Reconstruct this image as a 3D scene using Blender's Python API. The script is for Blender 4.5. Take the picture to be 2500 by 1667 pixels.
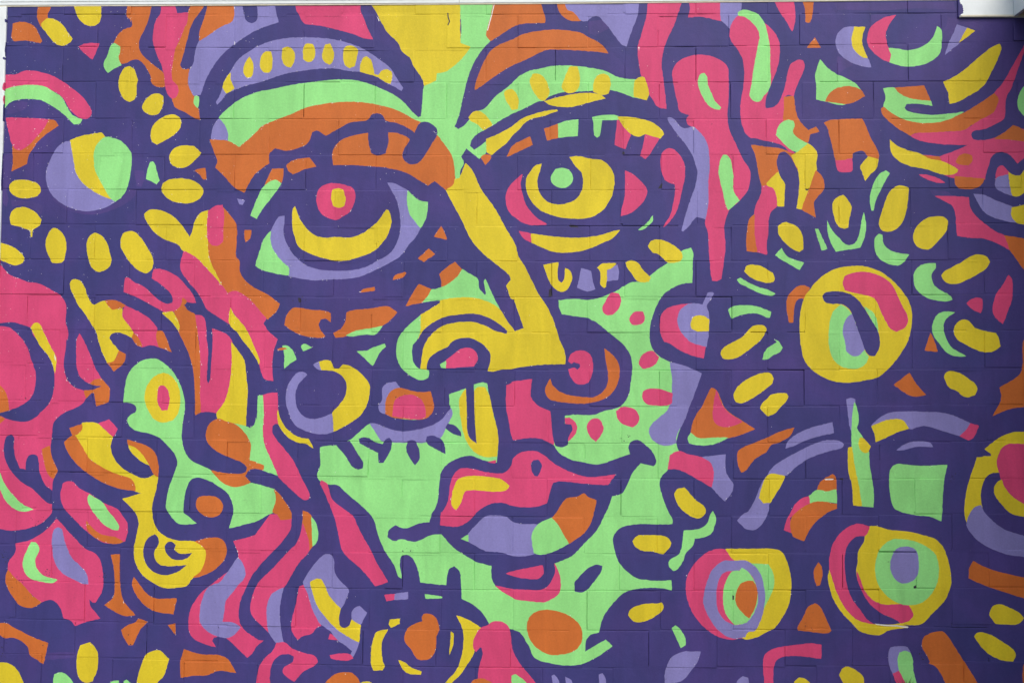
import bpy, math, random, time
import numpy as np
from mathutils import Vector
from mathutils.geometry import delaunay_2d_cdt
T0 = time.time()
for o in list(bpy.data.objects):
    bpy.data.objects.remove(o)
S = bpy.context.scene
COL = S.collection
random.seed(7)
RNG = np.random.default_rng(11)

# ------------------------------------------------------------------ camera, sky, sun, exposure
CAM_LOC = (0.1071, -5.5680, 1.7000)
CAM_ROT = (1.616102, -0.004757, 0.022481)

cd = bpy.data.cameras.new('camera'); cam = bpy.data.objects.new('camera', cd); COL.objects.link(cam)
cam.location = CAM_LOC; cam.rotation_euler = CAM_ROT
cd.sensor_width = 36; cd.lens = 35; cd.clip_end = 2000
S.camera = cam

SUN_EL, SUN_AZ = math.radians(45), math.radians(16)     # behind thin cloud; azimuth measured right of straight out from the wall
w = bpy.data.worlds.new('World'); S.world = w; w.use_nodes = True
nt = w.node_tree
bg = nt.nodes['Background']
sky = nt.nodes.new('ShaderNodeTexSky'); sky.sky_type = 'NISHITA'; sky.sun_disc = False
sky.sun_elevation = SUN_EL
sun_dir = Vector((math.sin(SUN_AZ)*math.cos(SUN_EL), -math.cos(SUN_AZ)*math.cos(SUN_EL), math.sin(SUN_EL)))   # towards the sun
sky.sun_rotation = math.atan2(sun_dir.x, sun_dir.y)
sky.air_density = 1.0; sky.dust_density = 4.0; sky.ozone_density = 1.0
nt.links.new(sky.outputs[0], bg.inputs[0]); bg.inputs[1].default_value = 0.12
sd = bpy.data.lights.new('sun', 'SUN'); sd.energy = 1.2; sd.angle = math.radians(50); sd.color = (1.0, 0.97, 0.92)
sun = bpy.data.objects.new('sun', sd); COL.objects.link(sun)
sun.rotation_euler = sun_dir.to_track_quat('Z', 'Y').to_euler()
S.view_settings.view_transform = 'Standard'; S.view_settings.look = 'None'
S.view_settings.exposure = 0.38; S.view_settings.gamma = 1.0; S.view_settings.use_curve_mapping = False

# ------------------------------------------------------------------ materials
def lin(r, g, b):
    f = lambda c: (c/255/12.92 if c/255 <= .04045 else ((c/255+.055)/1.055)**2.4)
    return (f(r), f(g), f(b), 1)

def node(nt, t, **kw):
    n = nt.nodes.new(t)
    for k, v in kw.items():
        if k.startswith('i_'): n.inputs[k[2:].replace('_', ' ')].default_value = v
        else: setattr(n, k, v)
    return n

def paint(name, a, b, amount=.5, rough=.55, bump=.3, patch=1.6):
    """house paint rolled on concrete block: two coats of uneven cover, roller stipple and block grain"""
    m = bpy.data.materials.new(name); m.use_nodes = True
    t = m.node_tree; p = t.nodes['Principled BSDF']; L = t.links.new
    geo = node(t, 'ShaderNodeNewGeometry')
    n1 = node(t, 'ShaderNodeTexNoise', i_Scale=patch, i_Detail=6.0, i_Roughness=.62, i_Distortion=.8)
    L(geo.outputs['Position'], n1.inputs['Vector'])
    r1 = node(t, 'ShaderNodeMapRange', i_From_Min=.42, i_From_Max=.72, i_To_Min=0.0, i_To_Max=amount)
    L(n1.outputs['Fac'], r1.inputs['Value'])
    n2 = node(t, 'ShaderNodeTexNoise', i_Scale=95.0, i_Detail=4.0, i_Roughness=.7)
    L(geo.outputs['Position'], n2.inputs['Vector'])
    mx = node(t, 'ShaderNodeMix', data_type='RGBA'); mx.inputs['A'].default_value = a; mx.inputs['B'].default_value = b
    L(r1.outputs[0], mx.inputs['Factor'])
    # grain of the block telling through the paint film
    r2 = node(t, 'ShaderNodeMapRange', i_From_Min=.3, i_From_Max=.7, i_To_Min=.93, i_To_Max=1.07)
    L(n2.outputs['Fac'], r2.inputs['Value'])
    mu = node(t, 'ShaderNodeMix', data_type='RGBA', blend_type='MULTIPLY'); mu.inputs['Factor'].default_value = 1
    # roller lanes and laps, and how thirsty each single block was
    mp = node(t, 'ShaderNodeMapping'); mp.inputs['Scale'].default_value = (9.0, 1.0, 2.2)
    L(geo.outputs['Position'], mp.inputs['Vector'])
    n6 = node(t, 'ShaderNodeTexNoise', i_Scale=1.0, i_Detail=5.0, i_Roughness=.6, i_Distortion=.6)
    L(mp.outputs[0], n6.inputs['Vector'])
    r6 = node(t, 'ShaderNodeMapRange', i_From_Min=.3, i_From_Max=.7, i_To_Min=.885, i_To_Max=1.085)
    L(n6.outputs['Fac'], r6.inputs['Value'])
    oi = node(t, 'ShaderNodeObjectInfo')
    r7 = node(t, 'ShaderNodeMapRange', i_To_Min=.955, i_To_Max=1.035)
    L(oi.outputs['Random'], r7.inputs['Value'])
    m6 = node(t, 'ShaderNodeMath', operation='MULTIPLY'); L(r6.outputs[0], m6.inputs[0]); L(r7.outputs[0], m6.inputs[1])
    m7 = node(t, 'ShaderNodeMath', operation='MULTIPLY'); L(m6.outputs[0], m7.inputs[0]); L(r2.outputs[0], m7.inputs[1])
    L(mx.outputs['Result'], mu.inputs['A']); L(m7.outputs[0], mu.inputs['B'])
    # scattered grime specks and smudges
    n3 = node(t, 'ShaderNodeTexNoise', i_Scale=7.0, i_Detail=8.0, i_Roughness=.75)
    L(geo.outputs['Position'], n3.inputs['Vector'])
    r3 = node(t, 'ShaderNodeMapRange', i_From_Min=.63, i_From_Max=.80, i_To_Min=0.0, i_To_Max=.40)
    L(n3.outputs['Fac'], r3.inputs['Value'])
    dm = node(t, 'ShaderNodeMix', data_type='RGBA'); dm.inputs['B'].default_value = (.05, .045, .05, 1)
    n8 = node(t, 'ShaderNodeTexNoise', i_Scale=46.0, i_Detail=2.0, i_Roughness=.5)
    L(geo.outputs['Position'], n8.inputs['Vector'])
    r8 = node(t, 'ShaderNodeMapRange', i_From_Min=.735, i_From_Max=.80, i_To_Min=0.0, i_To_Max=.45)
    L(n8.outputs['Fac'], r8.inputs['Value'])
    mxx = node(t, 'ShaderNodeMath', operation='MAXIMUM'); L(r3.outputs[0], mxx.inputs[0]); L(r8.outputs[0], mxx.inputs[1])
    L(mxx.outputs[0], dm.inputs['Factor']); L(mu.outputs['Result'], dm.inputs['A'])
    L(dm.outputs['Result'], p.inputs['Base Color'])
    p.inputs['Roughness'].default_value = rough
    p.inputs['Specular IOR Level'].default_value = .24
    n4 = node(t, 'ShaderNodeTexNoise', i_Scale=230.0, i_Detail=3.0, i_Roughness=.6)
    L(geo.outputs['Position'], n4.inputs['Vector'])
    n5 = node(t, 'ShaderNodeTexNoise', i_Scale=28.0, i_Detail=3.0, i_Roughness=.5)
    L(geo.outputs['Position'], n5.inputs['Vector'])
    ad = node(t, 'ShaderNodeMath', operation='MULTIPLY_ADD'); ad.inputs[1].default_value = 1.6
    L(n5.outputs['Fac'], ad.inputs[0]); L(n4.outputs['Fac'], ad.inputs[2])
    bp = node(t, 'ShaderNodeBump', i_Strength=bump, i_Distance=.0022)
    L(ad.outputs[0], bp.inputs['Height']); L(bp.outputs[0], p.inputs['Normal'])
    return m

def plain(name, a, b, scale=3.0, rough=.6, bump=.2, bscale=60.0):
    m = bpy.data.materials.new(name); m.use_nodes = True
    t = m.node_tree; p = t.nodes['Principled BSDF']; L = t.links.new
    geo = node(t, 'ShaderNodeNewGeometry')
    n1 = node(t, 'ShaderNodeTexNoise', i_Scale=scale, i_Detail=7.0, i_Roughness=.65)
    L(geo.outputs['Position'], n1.inputs['Vector'])
    r = node(t, 'ShaderNodeMapRange', i_From_Min=.35, i_From_Max=.65)
    L(n1.outputs['Fac'], r.inputs['Value'])
    mx = node(t, 'ShaderNodeMix', data_type='RGBA'); mx.inputs['A'].default_value = a; mx.inputs['B'].default_value = b
    L(r.outputs[0], mx.inputs['Factor']); L(mx.outputs['Result'], p.inputs['Base Color'])
    p.inputs['Roughness'].default_value = rough
    n2 = node(t, 'ShaderNodeTexNoise', i_Scale=bscale, i_Detail=4.0)
    L(geo.outputs['Position'], n2.inputs['Vector'])
    bp = node(t, 'ShaderNodeBump', i_Strength=bump, i_Distance=.004)
    L(n2.outputs['Fac'], bp.inputs['Height']); L(bp.outputs[0], p.inputs['Normal'])
    return m

CODES = 'PYGOKLWVD'
PAINTS = [
    paint('purple_paint', (.043, .043, .182, 1), (.072, .047, .218, 1), .8),
    paint('yellow_paint', (.655, .535, .026, 1), (.63, .495, .025, 1), .6),
    paint('green_paint', (.27, .70, .235, 1), (.25, .66, .225, 1), .6),
    paint('orange_paint', (.535, .146, .031, 1), (.50, .128, .028, 1), .6),
    paint('pink_paint', (.61, .062, .180, 1), (.575, .053, .162, 1), .6),
    paint('lavender_paint', (.22, .21, .50, 1), (.205, .19, .46, 1), .6),
    paint('white_primer', (.78, .80, .80, 1), (.68, .69, .66, 1), .7),
    paint('violet_first_coat', (.074, .050, .215, 1), (.050, .046, .180, 1), .9, patch=5.0),
    paint('grime', (.030, .028, .045, 1), (.055, .050, .075, 1), .9, patch=9.0),
]
M_TRIM = plain('white_trim_paint', lin(228, 238, 242), lin(216, 226, 229), 5, .45, .1, 30)
M_CREAM = plain('cream_sealant', lin(222, 220, 204), lin(200, 196, 176), 9, .6, .2, 40)
M_BEIGE = plain('beige_painted_wood', lin(196, 182, 156), lin(180, 166, 142), 8, .6, .2, 70)
M_BLOCK = plain('bare_concrete', lin(150, 148, 142), lin(128, 126, 122), 20, .9, .5, 160)
M_SOIL = plain('gravel_and_soil', (.10, .085, .065, 1), (.055, .05, .04, 1), 14, .95, .9, 60)
M_ASPH = plain('asphalt', (.052, .052, .054, 1), (.040, .040, .042, 1), 30, .9, .6, 220)
M_BOARD = plain('dark_stained_board', (.040, .028, .020, 1), (.025, .018, .014, 1), 6, .7, .4, 40)
M_GRASS = plain('weed_green', (.055, .085, .025, 1), (.075, .09, .03, 1), 20, .6, .1, 60)

# ------------------------------------------------------------------ helpers
def mesh_obj(name, verts, faces, mats, mi=None, parent=None, loc=(0, 0, 0)):
    me = bpy.data.meshes.new(name)
    me.from_pydata([tuple(v) for v in verts], [], [tuple(f) for f in faces])
    for m in mats: me.materials.append(m)
    if mi is not None: me.polygons.foreach_set('material_index', mi)
    me.update()
    o = bpy.data.objects.new(name, me); COL.objects.link(o); o.location = loc
    if parent: o.parent = parent
    return o

def thing(name, label, cat, loc=(0, 0, 0), group=None):
    o = bpy.data.objects.new(name, None); COL.objects.link(o); o.location = loc
    o['label'] = label; o['category'] = cat
    if group: o['group'] = group
    return o

def box(x0, x1, y0, y1, z0, z1, bev=0.0):
    """box whose front (low y) edges are bevelled"""
    if bev <= 0:
        v = [(x0,y0,z0),(x1,y0,z0),(x1,y0,z1),(x0,y0,z1),(x0,y1,z0),(x1,y1,z0),(x1,y1,z1),(x0,y1,z1)]
        f = [(0,1,2,3),(5,4,7,6),(4,0,3,7),(1,5,6,2),(3,2,6,7),(4,5,1,0)]
        return v, f
    b = bev
    v = [(x0+b,y0,z0+b),(x1-b,y0,z0+b),(x1-b,y0,z1-b),(x0+b,y0,z1-b),
         (x0,y0+b,z0),(x1,y0+b,z0),(x1,y0+b,z1),(x0,y0+b,z1),
         (x0,y1,z0),(x1,y1,z0),(x1,y1,z1),(x0,y1,z1)]
    f = [(0,1,2,3)]
    for i in range(4):
        j = (i+1) % 4
        f.append((4+i, 4+j, j, i)); f.append((8+i, 8+j, 4+j, 4+i))
    f.append((9, 8, 11, 10))
    return v, f

# ------------------------------------------------------------------ the mural, in millimetres on the wall (x to the right, z up)
COURSES = [
    (-1, [0.00057, -0.00298, 4.0056], [-3002, -2602, -2212, -1813, -1419, -1002, -583, -176, 219, 611, 1012, 1415, 1805, 2200, 2600, 3000, 3400, 3800]),
    (0, [0.00057, -0.0022, 3.81129], [-3205, -2805, -2403, -2010, -1613, -1216, -812, -401, 5, 404, 798, 1197, 1595, 1990, 2388, 2788, 3188, 3588]),
    (1, [0.00295, 0.00163, 3.61768], [-3002, -2602, -2212, -1813, -1419, -1002, -583, -176, 219, 611, 1012, 1415, 1805, 2200, 2600, 3000, 3400, 3800]),
    (2, [0.001, -0.00165, 3.41977], [-3199, -2799, -2407, -2014, -1612, -1210, -804, -398, 7, 405, 805, 1205, 1605, 2005, 2405, 2805, 3205, 3605]),
    (3, [0.00089, -0.00152, 3.20851], [-2987, -2587, -2193, -1805, -1406, -1011, -621, -222, 188, 601, 997, 1403, 1810, 2210, 2610, 3010, 3410, 3810]),
    (4, [0.00189, -0.00015, 3.00268], [-3157, -2757, -2380, -2003, -1599, -1195, -795, -394, 6, 417, 815, 1217, 1618, 2018, 2418, 2818, 3218, 3618]),
    (5, [0.00146, 0.00166, 2.80452], [-2957, -2557, -2160, -1771, -1397, -1028, -625, -222, 199, 597, 1016, 1411, 1806, 2203, 2603, 3003, 3403, 3803]),
    (6, [0.0018, 0.00166, 2.60231], [-3162, -2762, -2393, -1987, -1585, -1198, -787, -387, 8, 413, 805, 1205, 1604, 2005, 2406, 2806, 3206, 3606]),
    (7, [0.00143, 0.00143, 2.40306], [-2964, -2564, -2191, -1822, -1428, -1028, -632, -221, 202, 608, 1008, 1407, 1806, 2205, 2605, 3005, 3405, 3805]),
    (8, [0.00234, 0.00298, 2.19989], [-3169, -2769, -2386, -2002, -1608, -1213, -810, -413, -9, 400, 804, 1207, 1612, 2001, 2401, 2801, 3201, 3601]),
    (9, [0.00196, 0.00275, 2.00194], [-2978, -2578, -2190, -1803, -1415, -1028, -633, -228, 192, 592, 1006, 1404, 1802, 2202, 2600, 3000, 3400, 3800]),
    (10, [0.00332, -0.00055, 1.79311], [-3171, -2771, -2383, -1987, -1590, -1194, -806, -396, -4, 414, 803, 1201, 1604, 2007, 2406, 2806, 3206, 3606]),
    (11, [0.00317, 0.00158, 1.58967], [-3013, -2613, -2213, -1806, -1426, -1021, -627, -225, 184, 592, 1005, 1401, 1798, 2201, 2602, 3002, 3402, 3802]),
    (12, [0.00349, 0.00069, 1.38684], [-3200, -2800, -2406, -2013, -1614, -1218, -820, -412, -14, 389, 794, 1210, 1609, 2016, 2408, 2808, 3208, 3608]),
    (13, [0.00265, -0.00035, 1.19149], [-3006, -2606, -2213, -1819, -1422, -1025, -630, -225, 178, 589, 992, 1407, 1807, 2204, 2600, 3000, 3400, 3800]),
    (14, [0.00458, 0.00264, 0.97873], [-3202, -2802, -2396, -2009, -1612, -1221, -813, -415, -12, 385, 788, 1197, 1606, 2005, 2405, 2805, 3205, 3605]),
    (15, [0.00475, 0.00306, 0.77569], [-2993, -2593, -2207, -1818, -1420, -1014, -621, -222, 173, 580, 991, 1398, 1806, 2208, 2604, 3004, 3404, 3804]),
    (16, [0.00454, 0.00246, 0.57556], [-3190, -2790, -2400, -2010, -1600, -1215, -804, -405, -8, 402, 806, 1204, 1602, 2002, 2399, 2799, 3199, 3599]),
    (17, [0.00653, 0.00435, 0.35597], [-3251, -2851, -2451, -2047, -1647, -1239, -838, -433, -20, 373, 742, 1115, 1487, 1855, 2597, 2997, 3397, 3797]),
    (18, [0.00758, 0.00366, 0.15275], [-3036, -2636, -2236, -1834, -1423, -1013, -613, -214, 157, 544, 928, 1292, 1657, 2057, 2457, 2857, 3257, 3657]),
    (19, [0.00758, 0.00447, -0.04755], [-3036, -2636, -2236, -1834, -1423, -1013, -613, -214, 157, 544, 928, 1292, 1657, 2057, 2457, 2857, 3257, 3657]),
    (20, [0.00758, 0.00527, -0.24718], [-3190, -2790, -2400, -2010, -1600, -1215, -804, -405, -8, 402, 806, 1204, 1602, 2002, 2399, 2799, 3199, 3599]),
    (21, [0.00758, 0.00607, -0.44617], []),
]
DEEP = [(2.039, 0.806, 2.196, 0.808), (2.012, 0.61, 2.202, 0.612), (1.806, 0.773, 1.805, 0.608), (0.742, 0.359, 0.742, 0.17), (0.406, 2.598, 0.803, 2.599), (1.014, 2.2, 1.203, 2.201), (1.206, 2.194, 1.205, 1.999), (1.207, 1.997, 1.395, 1.998), (1.405, 1.799, 1.609, 1.8), (1.609, 1.796, 1.607, 1.614), (1.013, 2.389, 1.012, 2.207), (0.195, 2.387, 0.195, 2.214), (0.409, 0.557, 0.409, 0.371), (-0.8, 0.582, -0.625, 0.583), (-0.839, 0.365, -0.837, 0.186), (1.013, 3.61, 1.012, 3.446), (-0.622, 0.757, -0.62, 0.592), (0.605, 1.166, 0.605, 1.008), (-1.209, 3.403, -1.206, 3.227), (0.221, 3.6, 0.222, 3.447)]

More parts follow.
